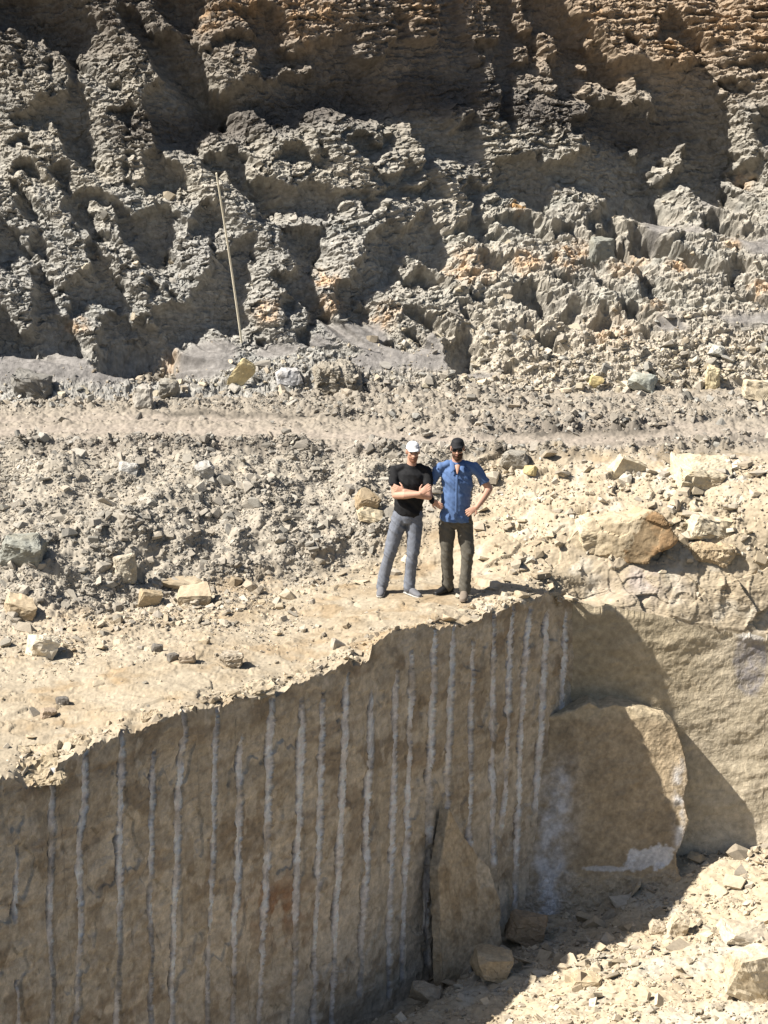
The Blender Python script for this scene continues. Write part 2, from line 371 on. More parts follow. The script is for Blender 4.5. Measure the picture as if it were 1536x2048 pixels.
for i in range(1, U.shape[0]):
    hp = np.interp(ci - np.clip(shift[i], 0, 6), ci, H[i - 1])
    H[i] = np.where(M[i], np.maximum(hp - drop[i]*1.22, -1.5), hp + (target[i] - hp)*(1 - np.exp(-dist[i]/0.38)))
Mb = blur(M.astype(float), 3.0)
inner = sstep(.55, .98, blur(M.astype(float), 4.0))
H = blur(H, .8); H = H + (blur(H, 8) - .05 - H)*inner - .06*sstep(.5, 1, blur(M.astype(float), 5.0)) - 0.10*sstep(.3, .9, blur(M.astype(float), 2.0))
H *= sstep(815, 760, V)
# rock texture
rough = (1 - 0.93*D)
lit = 1 - 0.5*Mb
strat = sstep(200, 60, V)*.5 + sstep(1180, 1400, U)*sstep(420, 200, V) + sstep(850, 1000, U)*sstep(380, 460, V)*.9 + 0.45
zz = nz[..., 1] + 0.14*fbm(nz*1.7, 4, 61)
lay = np.abs(((zz/0.115 + 0.5*perlin(nz*np.array([1.2, 3, 1.2]), 62)) % 1) - .5)*2      # bedding ledges
lay2 = fbm(np.stack([nz[..., 0]*2.2, nz[..., 1]*16, nz[..., 2]*2], -1), 4, 63)
f1, e1 = facets(np.stack([nz[..., 0]*4.2 + .45*perlin(nz*6, 64), nz[..., 1]*6.5 + .45*perlin(nz*6, 65)], -1), 66, .8, (.5, -.4))
f2, e2 = facets(np.stack([nz[..., 0]*11 + .4*perlin(nz*15, 67), nz[..., 1]*17 + .4*perlin(nz*15, 69)], -1), 68, .8, (.5, -.4))
lum = fbm(nz*3.2, 5, 71, .55, billow=True)
tex = (0.040*lum + 0.036*f1 + 0.016*f2)*(1.15 - .3*strat) + strat*(0.034*(lay - .5) + 0.055*lay2)
lay3 = fbm(np.stack([nz[..., 0]*6, nz[..., 1]*34 + 2*perlin(nz*3, 63), nz[..., 2]*5], -1), 3, 79, .6)
tex += 0.030*np.clip(lay3, -.5, .6)*(1 - .3*Mb) + 0.022*perlin(nz*11, 74)
wx, wz = .30*perlin(nz*5, 168), .30*perlin(nz*5, 169)
f3, e3 = facets(np.stack([nz[..., 0]*6.5 + wx, zz*17 + wz], -1), 170, .35); f4, e4 = facets(np.stack([nz[..., 0]*15 + 2*wx, zz*38 + 2*wz], -1), 171, .5)
brk = sstep(-.35, .25, fbm(nz*1.9, 3, 172))
tex += (.066*f3*brk + .028*f4)*(1 - .05*Mb)
tex += 0.014*fbm(nz*26, 3, 73, .6, billow=True)
Hc = H + tex*rough*lit*sstep(829, 770, V) + 0.01*D*fbm(nz*14, 3, 75)
CL = Bc + Nc*Hc[..., None]
CL[..., 2] += 0.018*rough*perlin(nz*19, 77)
CL[..., 0] += 0.022*rough*perlin(nz*15, 78)
# rock colours: near-black patch high up, low chips and layers darker
n1 = fbm(nz*1.6, 4, 81); n2 = fbm(nz*7, 3, 82); bed = fbm(np.stack([nz[..., 0]*.5, zz*5, nz[..., 2]*.4], -1), 4, 83)
C = np.zeros(U.shape + (3,)) + np.array([.272, .248, .206])
C = mix(C, [.205, .197, .178], np.clip(.3 + n1*1.5, 0, 1)*.75)
C = mix(C, [.215, .222, .200], np.clip(bed*2.0, 0, 1)*.5*sstep(200, 480, V))
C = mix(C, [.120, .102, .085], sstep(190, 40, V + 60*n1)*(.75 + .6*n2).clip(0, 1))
C = mix(C, [.29, .228, .17], sstep(280, 60, V + 40*n1)*sstep(250, 700, U)*.5)
C = mix(C, [.34, .25, .165], sstep(260, 60, V + 60*n1)*sstep(950, 1250, U + 90*n1)*.6)
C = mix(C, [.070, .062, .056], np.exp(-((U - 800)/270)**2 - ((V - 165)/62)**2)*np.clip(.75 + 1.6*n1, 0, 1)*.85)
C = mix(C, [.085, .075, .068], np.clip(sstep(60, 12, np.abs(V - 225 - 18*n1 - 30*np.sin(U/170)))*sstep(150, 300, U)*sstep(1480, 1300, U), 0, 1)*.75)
C = mix(C, [.34, .295, .23], sstep(560, 760, V + 40*n1)*sstep(700, 1000, U)*.7)
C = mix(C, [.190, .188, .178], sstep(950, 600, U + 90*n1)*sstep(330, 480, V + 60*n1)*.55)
rust = np.zeros(U.shape)
for k, x, y, r in RUST:
    cx, cy = x/3 + T[k][0], y/3 + T[k][1]
    d = np.hypot(U - cx, (V - cy)*1.25)/(r/3)
    rust = np.maximum(rust, sstep(1.7, .1, d + .7*n2 + .5*n1))
C = mix(C, [.41, .265, .145], np.clip(rust*(.42 + 1.2*fbm(nz*9, 3, 84)), 0, .65))
C = mix(C, [.145, .135, .126], D*.92)
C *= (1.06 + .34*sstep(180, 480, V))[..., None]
C *= (1 + .30*fbm(nz*22, 3, 85) + .18*n2 + .25*np.clip(lay3, -.4, .5))[..., None]
C *= (1 + .16*np.clip(f3, -.6, .6) + .14*np.clip(f4, -.6, .6))[..., None]
C = np.clip(C, .02, .7)
M_ROCK = rock_material('quarry_rock', var=.22, scale=14, bump=.6, bump_d=.012, fine=85)
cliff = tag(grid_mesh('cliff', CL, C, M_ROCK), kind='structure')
# ------------------------------------------------------------------ rim of the cut: straight line in plan, broken lip
gu = core_cols(2.0)
P0, P1 = at_z(0., 1548., 0.), at_z(1145., 1163., 0.)
kx = (P1[0] - P0[0])/(P1[1] - P0[1])
ED = np.array([P1[0] - P0[0], P1[1] - P0[1]]); ED /= np.hypot(*ED); EN = np.array([ED[1], -ED[0]])       # along the rim, out of the face
cxu = (gu - 768)/FPX
y_left = (P0[0] - kx*P0[1] - cxu*CAM_H*SP)/(cxu*CP - kx)
y_right = P1[1] + 0.055*(gu - 1145)/170 + 0*gu
UCOR = 1145
left_side = gu <= UCOR
LIP = np.array([(-1200, 1760), (-400, 1640), (-60, 1575), (0, 1552), (30, 1560), (62, 1578), (85, 1560), (110, 1535), (175, 1492), (250, 1465), (300, 1448), (330, 1432), (365, 1420), (430, 1417), (490, 1397), (540, 1380), (560, 1390),
                (600, 1356), (640, 1347), (700, 1325), (738, 1322), (746, 1285), (760, 1272), (790, 1264), (850, 1250), (880, 1263), (912, 1245), (950, 1236), (985, 1228), (1010, 1210),
                (1055, 1199), (1090, 1187), (1110, 1187), (1132, 1196), (1145, 1206), (1155, 1205), (1200, 1212), (1300, 1226), (1370, 1243), (1420, 1262), (1536, 1270), (1700, 1280), (2600, 1330)], float)
lip_v = np.interp(gu, LIP[:, 0], LIP[:, 1])
gq = np.stack([gu/45, gu*0, gu*0 + 3.3], -1)
chipn = facets(np.stack([gu/26, gu*0], -1), 103)[0]
lip_v = lip_v + (6*fbm(gq, 4, 101) + 4*np.abs(perlin(gq*3.1, 102)) + 8*chipn + 5*facets(np.stack([gu/9, gu*0 + 7], -1), 104)[0])*np.where(left_side, 1, .6)
ye = np.where(left_side, y_left, y_right)
edge = at_y(gu, lip_v, ye)
# ------------------------------------------------------------------ ground behind the rim: ledge, heap, haul road
TAB = [(-900, 1330, .05, 1090, .7, 905, 1.15), (0, 1260, .05, 1080, .65, 905, 1.12), (250, 1210, .04, 1060, .65, 900, 1.15), (500, 1170, .03, 1040, .60, 895, 1.12), (700, 1145, .02, 1040, .50, 895, 1.10),
       (850, 1140, .02, 1040, .45, 900, 1.10), (1000, 1150, .03, 1040, .50, 905, 1.10), (1120, 1165, -.043, 1050, .53, 910, 1.10), (1200, 1175, -.12, 1040, .57, 910, 1.10), (1300, 1150, .0, 1020, .68, 915, 1.10),
       (1420, 1150, .0, 1010, .73, 920, 1.10), (1536, 1150, .0, 1010, .76, 922, 1.12), (2600, 1150, .0, 1010, .8, 925, 1.15)]
TAB = np.array(TAB, float)
def col(k): return np.interp(gu, TAB[:, 0], TAB[:, k])
edge0 = np.stack([edge[:, 0], edge[:, 1], np.convolve(np.pad(edge[:, 2], 60, mode='edge'), np.ones(121)/121, 'valid')], -1)
ctrl = [edge0] + [at_z(gu, col(1 + 2*k), col(2 + 2*k)) for k in range(3)] + [at_z(gu, gu*0 + 790, gu*0 + 1.15), at_z(gu, gu*0 + 735, gu*0 + 1.17)]
segn = [190, 80, 85, 150, 40]
rows = []
for k, n in enumerate(segn):
    for i in range(n + (k == 4)):
        rows.append(ctrl[k] + (ctrl[k + 1] - ctrl[k])*i/n)
Gb = np.array(rows)                                    # rows from the rim back to the foot of the cliff
Gs = np.stack([blur(Gb[..., k], 7) for k in range(3)], -1)
fade = sstep(0, 38, np.arange(len(Gb)))[:, None, None]
Gb = Gb + (Gs - Gb)*fade
res = edge[:, 2] - edge0[:, 2]; soft = np.convolve(np.pad(res, 12, mode='edge'), np.hanning(25)/np.hanning(25).sum(), 'valid')
Gb[..., 2] += soft[None]*np.exp(-(np.arange(len(Gb))/19.)**2)[:, None] + (res - soft)[None]*np.exp(-(np.arange(len(Gb))/3.5)**2)[:, None]
GU, GV = project(Gb)
ri = np.arange(len(Gb))[:, None] + 0*GU
gn = np.stack([Gb[..., 0], Gb[..., 1], Gb[..., 2]], -1)
sA, sB, sT = segn[0], segn[0] + segn[1], sum(segn[:3])
b1_ = fbm(gn*1.5, 4, 111); b2_ = fbm(gn*5, 4, 112)
footv = np.interp(GU, [-900, 0, 120, 260, 400, 560, 700, 770, 830, 950, 1050], [1290, 1235, 1225, 1195, 1170, 1150, 1130, 1105, 1060, 1010, 960])
heap = sstep(35, -35, GV - footv + 55*b1_ + 30*b2_)*sstep(870, 905, GV + 12*b1_)          # grey spoil heap
heap *= sstep(1120, 900, GU + 60*b1_)
road = sstep(912, 895, GV + 10*b1_)*sstep(780, 800, GV)
debr = sstep(805, 785, GV + 8*b1_)
sandr = sstep(870, 1010, GU + 50*b1_)*sstep(900, 950, GV + 25*b1_)                           # broken sandstone behind the corner
rubz = sstep(1350, 1180, GV + 60*b1_)*sstep(700, 300, GU + 120*b1_)*(1 - heap)*(1 - road)*sstep(900, 950, GV)
G = Gb.copy()
h = 0.012*fbm(gn*9, 4, 113) + 0.03*b1_
lump = fbm(gn*4.0, 5, 114, .6, billow=True); fc, fe = facets(gn[..., :2]*6 + .2*perlin(gn*7, 115)[..., None], 116); fs, _ = facets(gn[..., :2]*17, 117)
h = h + heap*((.05 + .12*sstep(-.2, .3, b1_))*lump*.55 + .02*fc + .30*b1_) + rubz*(.06*lump + .03*fc + .02*fs)
fB, fBe = facets(np.stack([gn[..., 0]*1.9, gn[..., 2]*2.2 + gn[..., 1]*1.1], -1) + .3*perlin(gn*3, 127)[..., None], 128, .9)
rough_s = sstep(.0, .35, fbm(gn*1.5, 3, 129) + .25*sstep(1000, 930, GV))
fk, fke = facets(gn[..., :2]*np.array([2.3, 3.2]) + .4*perlin(gn*3, 136)[..., None], 137, .7); fk2, _ = facets(gn[..., :2]*np.array([6, 8]) + .4*perlin(gn*7, 138)[..., None], 139, .7)
flak = (1 - heap)*(1 - road)*(1 - debr)
h = h + flak*(.05*fbm(gn*np.array([.9, 1.6, 1]), 3, 1401) + .020*fk + .016*fk2*sstep(-.2, .2, b1_) + .010*fbm(gn*7, 3, 140))
h = h + sandr*(.07*fB + .05*lump*rough_s + .02*fs*rough_s + .012*fbm(gn*8, 4, 130))
step = np.round((gn[..., 2] + .06*b1_)/.16 + .5*perlin(gn*np.array([1.6, 1.6, .6]), 118))
h = h + (1 - heap)*(1 - road)*(.016*fs*sstep(.0, .5, b2_) + .008*fbm(gn*18, 3, 119, .6, billow=True))
for fu, fv in ((760, 1188), (822, 1190), (888, 1187), (930, 1196)):
    h = h*(1 - np.exp(-((GU - fu)/34)**2 - ((GV - fv)/12)**2))
# haul road: clods thrown up in long rows by the tracks, smooth lanes between
rut = GV + 10*np.sin(GU/260 + .6) + 5*perlin(np.stack([GU/70, GV/9, GU*0], -1), 121)
lane = np.zeros(GU.shape)
for vc, wd, u0, u1 in ((868, 10, -900, 2600), (893, 9, -900, 800), (845, 7, -900, 560), (848, 6, 900, 1400), (880, 7, 1000, 2600)):
    lane = np.maximum(lane, np.exp(-((rut - vc)/wd)**2)*sstep(u0 - 60, u0 + 60, GU)*sstep(u1 + 80, u1 - 80, GU))
clodz = np.zeros(GU.shape)
clod = fbm(gn*np.array([5, 5, 5]), 4, 122, .5, billow=True)
h = h + (road + .5*debr)*(1 - .6*lane)*(.06*clod + .03*fbm(gn*13, 3, 1221, .6, billow=True) + .02) - .04*road*lane
h = h - .05*np.exp(-((rut - 851)/3.)**2)*sstep(930, 990, GU)*sstep(1330, 1270, GU)
for vc, wd, am, u0, u1 in ((778, 16, .16, -900, 1020), (836, 5, .11, 640, 2600), (847, 4.5, .17, 940, 1330), (822, 6, .07, -900, 700), (858, 3.5, .05, 820, 1000), (897, 6, .13, -900, 1500), (872, 4, .08, 1280, 2600), (806, 7, .09, 500, 2600)):
    bw = np.exp(-((rut - vc)/wd)**2)*sstep(u0 - 70, u0 + 70, GU)*sstep(u1 + 80, u1 - 80, GU)
    h = h + bw*am*(.35 + .9*sstep(-.3, .6, clod))
    clodz = np.maximum(clodz, bw)
h = h + debr*(.05*lump + .03*fc)
# the sandstone bed behind the corner breaks into a low riser with open joints
riser = sstep(1130, 1180, GU)*sstep(1275, 1225, GV)*sstep(1120, 1150, GV)
fr, fre = facets(np.stack([gn[..., 0]*3.2, gn[..., 2]*4 + gn[..., 1]*1.5], -1), 125)
h = h - .17*np.exp(-((GU - 1165)/70)**2 - ((GV - 1183)/24)**2)
GN = np.cross(np.gradient(Gb, axis=1), np.gradient(Gb, axis=0)); GN /= np.linalg.norm(GN, axis=-1, keepdims=True) + 1e-9
GN *= np.sign(GN[..., 2:3] + 1e-6)
edgefade = sstep(0, 16, ri)
G = Gb + GN*(h*edgefade)[..., None]
hump = 0.0
# colours
sand = np.array([.385, .325, .237])
GC = np.zeros(G.shape) + sand
GC = mix(GC, [.30, .225, .138], np.clip(b1_*1.8 + .2, 0, 1)*.7)
GC = mix(GC, [.45, .385, .285], np.clip(b2_*2.0, 0, 1)*.6)
GC = mix(GC, [.31, .22, .125], sstep(.05, .35, fbm(gn*2.3, 4, 131))*.6)
GC = mix(GC, [.36, .32, .258], heap*.95)
GC = mix(GC, [.26, .238, .20], heap*np.clip(.1 + b1_*1.5 + .5*lump, 0, 1)*.7)
GC = mix(GC, [.40, .33, .24], heap*sstep(.1, .5, b2_)*.5)
GC = mix(GC, [.40, .34, .26], rubz*.5)
GC = mix(GC, [.28, .245, .198], np.clip(road + debr*.7, 0, 1)*.92)
GC = mix(GC, [.345, .295, .245], road*lane*.7)
GC = mix(GC, [.25, .225, .185], clodz*np.clip(.5 + clod, 0, 1)*.8)
GC = mix(GC, [.235, .21, .175], np.clip(road + debr, 0, 1)*np.clip(lump*.8 + b1_, 0, 1)*(1 - lane)*.6)
GC = mix(GC, [.43, .355, .25], sandr*.8)
GC = mix(GC, [.53, .47, .37], sandr*sstep(.05, .35, fbm(gn*3, 3, 133))*.8)
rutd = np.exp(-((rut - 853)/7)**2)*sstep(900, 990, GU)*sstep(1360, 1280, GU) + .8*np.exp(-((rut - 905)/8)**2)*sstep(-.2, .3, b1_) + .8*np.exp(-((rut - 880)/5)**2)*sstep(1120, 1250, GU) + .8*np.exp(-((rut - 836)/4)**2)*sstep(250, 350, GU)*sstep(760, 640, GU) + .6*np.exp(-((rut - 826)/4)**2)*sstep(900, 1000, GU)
GC = mix(GC, [.10, .088, .072], np.clip(rutd*(.95 + b2_), 0, 1)*.9)  # darker rut soil, with the shade of the clods painted in
GC = mix(GC, [.55, .53, .50], sandr*sstep(985, 930, GV)*sstep(1150, 1300, GU)*sstep(-.05, .25, fbm(gn*6, 3, 134))*.75)
stain = np.exp(-((GU - 1290)/70)**2 - ((GV - 1160)/38)**2)*sstep(-.3, .25, b2_)
GC = mix(GC, [.36, .31, .285], stain*.8)
GC *= (1 + .22*fbm(gn*26, 3, 135) + .10*b2_)[..., None]
GC = np.clip(GC, .03, .75)
M_GROUND = rock_material('quarry_ground', var=.13, scale=16, bump=.35, bump_d=.007, fine=80)
# ------------------------------------------------------------------ drilled face under the rim
GROOVE = [(14, 40, 1962, 40, 2060), (9, 37, 1690, 35, 1842), (13, 107, 1530, 105, 1700, 103, 1860, 108, 2060), (14, 173, 1500, 170, 1620, 160, 1690, 163, 1850, 155, 2060),
          (14, 248, 1460, 245, 1570, 243, 1720, 240, 1860, 236, 2060), (10, 310, 1500, 305, 1660, 304, 1850, 304, 2060), (15, 367, 1415, 370, 1470, 360, 1600, 356, 1720, 352, 1860, 345, 2060),
          (11, 435, 1415, 430, 1600, 428, 1740, 420, 1900, 417, 2060), (14, 485, 1470, 480, 1580, 480, 1720, 472, 1850, 468, 2060), (15, 548, 1395, 540, 1520, 537, 1700, 530, 1850, 520, 2060),
          (14, 604, 1395, 607, 1440, 602, 1600, 595, 1800, 588, 2060), (12, 648, 1385, 645, 1530, 638, 1750, 630, 2060), (14, 697, 1345, 692, 1500, 685, 1650, 677, 1800, 665, 2060),
          (12, 748, 1385, 738, 1600, 735, 1750, 725, 1900, 720, 1990), (13, 795, 1340, 792, 1480, 790, 1600, 783, 1800, 778, 1995), (12, 826, 1300, 826, 1400, 818, 1620, 812, 1800, 806, 1960),
          (12, 872, 1255, 866, 1430, 862, 1600, 858, 1750, 855, 1930), (12, 910, 1250, 902, 1400, 897, 1600, 892, 1800), (9, 947, 1280, 943, 1500, 942, 1690), (11, 990, 1225, 987, 1450, 988, 1600, 990, 1730),
          (11, 1027, 1210, 1018, 1420, 1015, 1580, 1008, 1660), (11, 1063, 1212, 1048, 1420, 1040, 1600, 1032, 1810), (13, 1098, 1222, 1088, 1380, 1080, 1550, 1074, 1620), (10, 1133, 1222, 1130, 1330, 1127, 1430)]
for k in range(14):                                                       # and on past the edge of the view
    GROOVE.append((13, -30 - 64*k, 1560 + 28*k, -36 - 66*k, 2300))
lc = left_side & (gu > -900)
wu_ = gu[lc]; we = edge[lc]
zr = np.concatenate([[0], np.cumsum(np.full(370, .0125))])
Wb = np.zeros((len(zr), len(wu_), 3)); wz = we[:, 2]
for i, z in enumerate(zr):
    f = z
    Wb[i, :, 0] = we[:, 0] + EN[0]*.05*f; Wb[i, :, 1] = we[:, 1] + EN[1]*.05*f; Wb[i, :, 2] = wz - z
WU, WV = project(Wb)
wn = Wb.copy(); sl_ = (wn[..., 0]*ED[0] + wn[..., 1]*ED[1])
wq = np.stack([sl_, wn[..., 2], sl_*0], -1)
groove = np.zeros(WU.shape); gdark = np.zeros(WU.shape); gface = np.zeros(WU.shape)
wig = .7*perlin(np.stack([wq[..., 0]*2, wq[..., 1]*7, wq[..., 0]*0], -1), 141) + 1.5*perlin(np.stack([wq[..., 0]*3, wq[..., 1]*22, wq[..., 0]*0], -1), 142)
for k, g in enumerate(GROOVE):
    p = np.array(g[1:], float).reshape(-1, 2)
    c = np.interp(WV, p[:, 1], p[:, 0]); wd = g[0]*.44*(1 + .30*perlin(np.stack([wq[..., 1]*2.5 + 9*k, wq[..., 0]*.8, wq[..., 0]*0], -1), 143) + .45*perlin(np.stack([wq[..., 1]*16 + 5*k, wq[..., 0], wq[..., 0]*0], -1), 144))
    t0 = p[0, 1]; t1 = p[-1, 1]
    wd = wd*(.45 + .55*sstep(t0, t0 + 60, WV))*(1 - .35*sstep(1650, 2000, WV))
    d = WU + wig - c + 1.5*perlin(np.stack([wq[..., 0]*12, wq[..., 1]*38 + 11*k, wq[..., 0]*0], -1), 146); on = sstep(t0 - 6, t0 + 4, WV)*sstep(t1 + 10, t1 - 10, WV)
    prof = np.clip(1 - (d/np.maximum(wd, 1))**2, 0, 1)
    groove = np.maximum(groove, np.sqrt(prof)*on)
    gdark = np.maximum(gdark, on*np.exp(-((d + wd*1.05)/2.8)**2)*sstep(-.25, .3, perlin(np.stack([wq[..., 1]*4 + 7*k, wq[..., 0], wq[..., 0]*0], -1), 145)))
    gface = np.maximum(gface, sstep(0.05, .3, prof)*on*(1 - .6*sstep(.30, .5, perlin(np.stack([wq[..., 1]*3.1 + 4*k, wq[..., 0], wq[..., 0]*0 + 5], -1), 147))))
wb1 = fbm(wq*np.array([1.0, 1.6, 1]), 4, 151); wb2 = fbm(wq*np.array([4, 6, 1]), 4, 152); wb3 = fbm(wq*14, 4, 153)
deep = sstep(1480, 1800, WV - (WU - 500)*.05)                             # rougher, spalled lower down
fa, fae = facets(wq[..., :2]*np.array([2.6, 2.0]) + .3*perlin(wq*3, 154)[..., None], 155)
fb_, _ = facets(wq[..., :2]*np.array([9, 6]) + .3*perlin(wq*8, 156)[..., None], 157)
bedw = np.abs(((wq[..., 1]/.42 + .8*wb1 + .5*perlin(wq*np.array([.7, 1, 1]), 158)) % 1) - .5)*2
hw = .045*wb1 + .016*wb2 + .011*wb3 + .012*blur(fa, 4) + .006*fbm(wq*np.array([20, 30, 1]), 3, 148, .6, billow=True) + .010*deep*blur(fb_, 1.5) - .008*sstep(.12, 0, bedw)*sstep(-.1, .3, wb2)
hw = hw*(1 - .75*gface) - .030*groove - .04*gdark
hw = hw + .05*np.exp(-zr/.03)[:, None]*0
spall = sstep(.07, .10, fbm(wq*np.array([1.7, .9, 1]), 4, 159))*sstep(.1, .5, zr)[:, None]
hw = hw - .025*spall*(1 - gface) + .012*deep*fbm(wq*np.array([5, 3, 1]), 4, 162)
WP = Wb.copy(); WP[..., 0] += EN[0]*hw; WP[..., 1] += EN[1]*hw
WC = np.zeros(WP.shape) + np.array([.47, .395, .295])
WC = mix(WC, [.385, .31, .215], np.clip(wb1*1.7 + .2, 0, 1)*.7)
WC = mix(WC, [.31, .235, .155], deep*np.clip(.35 + wb2*1.2, 0, 1)*.7)
WC = mix(WC, [.62, .53, .41], spall*(.45 + .4*deep))
WC = mix(WC, [.255, .195, .13], sstep(.03, .2, fbm(wq*np.array([1.3, 2.0, 1]), 5, 1604))*.65)
fis = np.abs(fbm(wq*np.array([.8, 2.6, 1]), 4, 1605)); hfis = sstep(.028, .0, fis)*sstep(-.1, .2, wb1)
WC = mix(WC, [.13, .09, .06], hfis*.2*(1 - gface))
WC = mix(WC, [.52, .45, .36], deep*sstep(.02, .3, wb2 + .5*wb1)*.55)
WC = mix(WC, [.28, .14, .07], np.clip(np.exp(-((WU - 555)/60)**2 - ((WV - 1810)/55)**2)*(.6 + 1.6*wb2), 0, .75))
WC = mix(WC, [.25, .175, .11], sstep(.14, .0, bedw)*sstep(-.1, .3, wb2)*.3)
WC = mix(WC, [.83, .775, .735], gface*np.clip(.85 + .5*wb2, 0, 1)*(1 - .35*sstep(1700, 2050, WV)))
WC = mix(WC, [.55, .47, .37], gface*sstep(.1, .5, wb1 + .3*wb2)*.5)
WC = mix(WC, [.12, .095, .075], gdark*.6)  # shadow line down each groove's left border, painted into the colour
powder = np.exp(-((WU - (1118 - .12*(WV - 1600)))/34)**2)*sstep(1430, 1560, WV)*sstep(1980, 1820, WV)
WC = mix(WC, [.64, .62, .60], np.clip(powder*(.75 + 1.0*wb2), 0, .95))
flk = sstep(.05, .09, fbm(wq*np.array([4.5, 2.6, 1]), 4, 160) - .10 + .16*deep)
WC = mix(WC, [.58, .50, .39], flk*(1 - gface)*.6)
WC = mix(WC, [.30, .225, .15], sstep(.15, .4, fbm(wq*np.array([1.2, 5, 1]), 4, 163))*(1 - gface)*.5)
WC *= (1 + .34*wb3 + .16*wb2 + .22*fbm(wq*np.array([30, 36, 1]), 3, 1601) + .16*fbm(wq*np.array([1.5, 14, 1]), 4, 1602))[..., None]; WC = np.clip(WC, .03, .75)
M_WALL = rock_material('cut_sandstone', var=.2, scale=13, bump=.8, bump_d=.014, fine=70)
# the ground meets the face at the displaced lip
lip_shift = WP[0] - we
kf = sstep(65, 0, np.arange(G.shape[0])); kf2 = sstep(9, 0, np.arange(G.shape[0]))
ls_s = np.stack([np.convolve(np.pad(lip_shift[:, k], 20, mode='edge'), np.hanning(41)/np.hanning(41).sum(), 'valid') for k in (0, 1)], -1)
G[:, lc, :2] += kf[:, None, None]*ls_s[None] + kf2[:, None, None]*(lip_shift[:, :2] - ls_s)[None]
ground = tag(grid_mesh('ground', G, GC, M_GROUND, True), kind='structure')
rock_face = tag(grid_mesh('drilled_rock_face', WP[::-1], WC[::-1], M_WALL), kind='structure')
# ------------------------------------------------------------------ sunlit face beyond the corner
rc = ~left_side; rc[np.argmax(rc) - 1] = True; rc[np.argmax(rc) - 0] = True
ru_ = np.concatenate([[1120, 1130, 1138], gu[~left_side]]); re_ = np.concatenate([np.repeat(edge[~left_side][:1], 3, 0), edge[~left_side]])
for k in range(3): re_[k, 0] -= (3 - k)*.05; re_[k, 1] += .02
zr2 = np.cumsum(np.concatenate([[0], np.full(320, .0135)]))
Rb = np.zeros((len(zr2), len(ru_), 3))
rsm = np.convolve(np.pad(re_[:, 2], 45, mode='edge'), np.hanning(91)/np.hanning(91).sum(), 'valid')
lean = np.interp(rsm[None] - (re_[None, :, 2] - zr2[:, None]), [-.3, 0, .25, 1.5, 2.2, 3, 4.4], [-.02, 0, .02, .09, .22, .42, .85])
Rb[..., 0] = re_[None, :, 0]; Rb[..., 1] = re_[None, :, 1] - lean*np.interp(ru_, [1120, 1250, 1420, 1600], [.75, .95, 1, 1])[None]; Rb[..., 2] = re_[None, :, 2] - zr2[:, None]
RU, RV = project(Rb)
rq = Rb.copy(); rq[..., 1] *= .5
r1 = fbm(rq*np.array([.9, 1, 1.5]), 4, 171); r2 = fbm(rq*np.array([3, 3, 6]), 4, 172); r3 = fbm(rq*15, 4, 173)
fR, fRe = facets(np.stack([rq[..., 0]*2.4, rq[..., 2]*3], -1) + .35*perlin(rq*2.5, 174)[..., None], 175)
hR = .07*r1 + .016*r2 + .009*r3 + .018*blur(fR, 5)
crust = sstep(1462, 1482, RU + 8*r2)*sstep(1290, 1262, RV + 14*r2)*sstep(1165, 1180, RV)
hR = hR + crust*(.05 + .05*fbm(rq*9, 4, 176, .6, billow=True))
hR *= sstep(0, .08, zr2)[:, None]
RP = Rb.copy(); RP[..., 1] -= hR
RC = np.zeros(RP.shape) + np.array([.51, .435, .315])
RC = mix(RC, [.41, .345, .24], np.clip(.35 + r1*1.8, 0, 1)*.7)
RC = mix(RC, [.56, .48, .36], np.clip(r2*2, 0, 1)*.6)
RC = mix(RC, [.385, .315, .205], sstep(1560, 1300, RV + 90*r1)*sstep(1470, 1350, RU)*.6)
RC = mix(RC, [.60, .53, .42], sstep(1600, 1750, RV + 60*r1)*.4)
tong = sstep(1, .75, np.hypot((RU - 1500)/38, (RV - 1320)/78) + .35*r2)*sstep(1255, 1275, RV)
RC = mix(RC, [.30, .275, .265], tong*np.clip(.75 + r3, 0, 1))
RC = mix(RC, [.68, .63, .54], crust*.8)
RC *= (1 + .24*r3 + .14*r2 + .14*fbm(rq*np.array([1, 1, 9]), 4, 1603))[..., None]; RC = np.clip(RC, .03, .75)
sun_face = tag(grid_mesh('sunlit_rock_face', RP[::-1], RC[::-1], M_WALL), kind='structure')
# ------------------------------------------------------------------ pit floor
CT = [(600, 2060, -4.3), (760, 2040, -4.1), (860, 1985, -3.95), (1000, 1945, -3.85), (1080, 1900, -3.8), (1130, 1870, -3.72), (1250, 1885, -3.6), (1345, 1860, -3.55), (1390, 1800, -3.40), (1460, 1750, -3.28), (1536, 1735, -3.2), (1640, 1730, -3.15),
      (1330, 1845, -3.52), (1230, 1870, -3.5), (1130, 1900, -3.46), (1050, 1930, -3.46), (990, 1965, -3.52), (940, 2010, -3.6), (920, 2048, -3.68), (1200, 1980, -3.35), (1350, 1950, -3.25), (1500, 1900, -3.15), (1536, 2020, -3.05), (1300, 2048, -3.25), (1050, 2048, -3.5),
      (880, 2150, -3.6), (1300, 2300, -3.2), (1700, 2100, -2.8), (500, 2300, -4.3), (0, 2300, -4.4)]
CT = np.array(CT, float); CX = at_z(CT[:, 0], CT[:, 1], CT[:, 2])
fx = np.concatenate([np.arange(-9, -.9, .12), np.arange(-.9, 4.6, .0115), np.arange(4.6, 9, .1)]); fy = np.concatenate([np.arange(17, 22.2, .1), np.arange(22.2, 27.9, .0145)])
FX, FY = np.meshgrid(fx, fy)
num = np.zeros(FX.shape); den = num.copy()
for (x, y, z) in CX:
    wgt = np.exp(-((FX - x)**2 + (FY - y)**2)/(2*.42**2)) + 1e-4/((FX - x)**2 + (FY - y)**2 + .2); num += wgt*z; den += wgt
FZ = num/den
fp = np.stack([FX, FY, FX*0], -1)
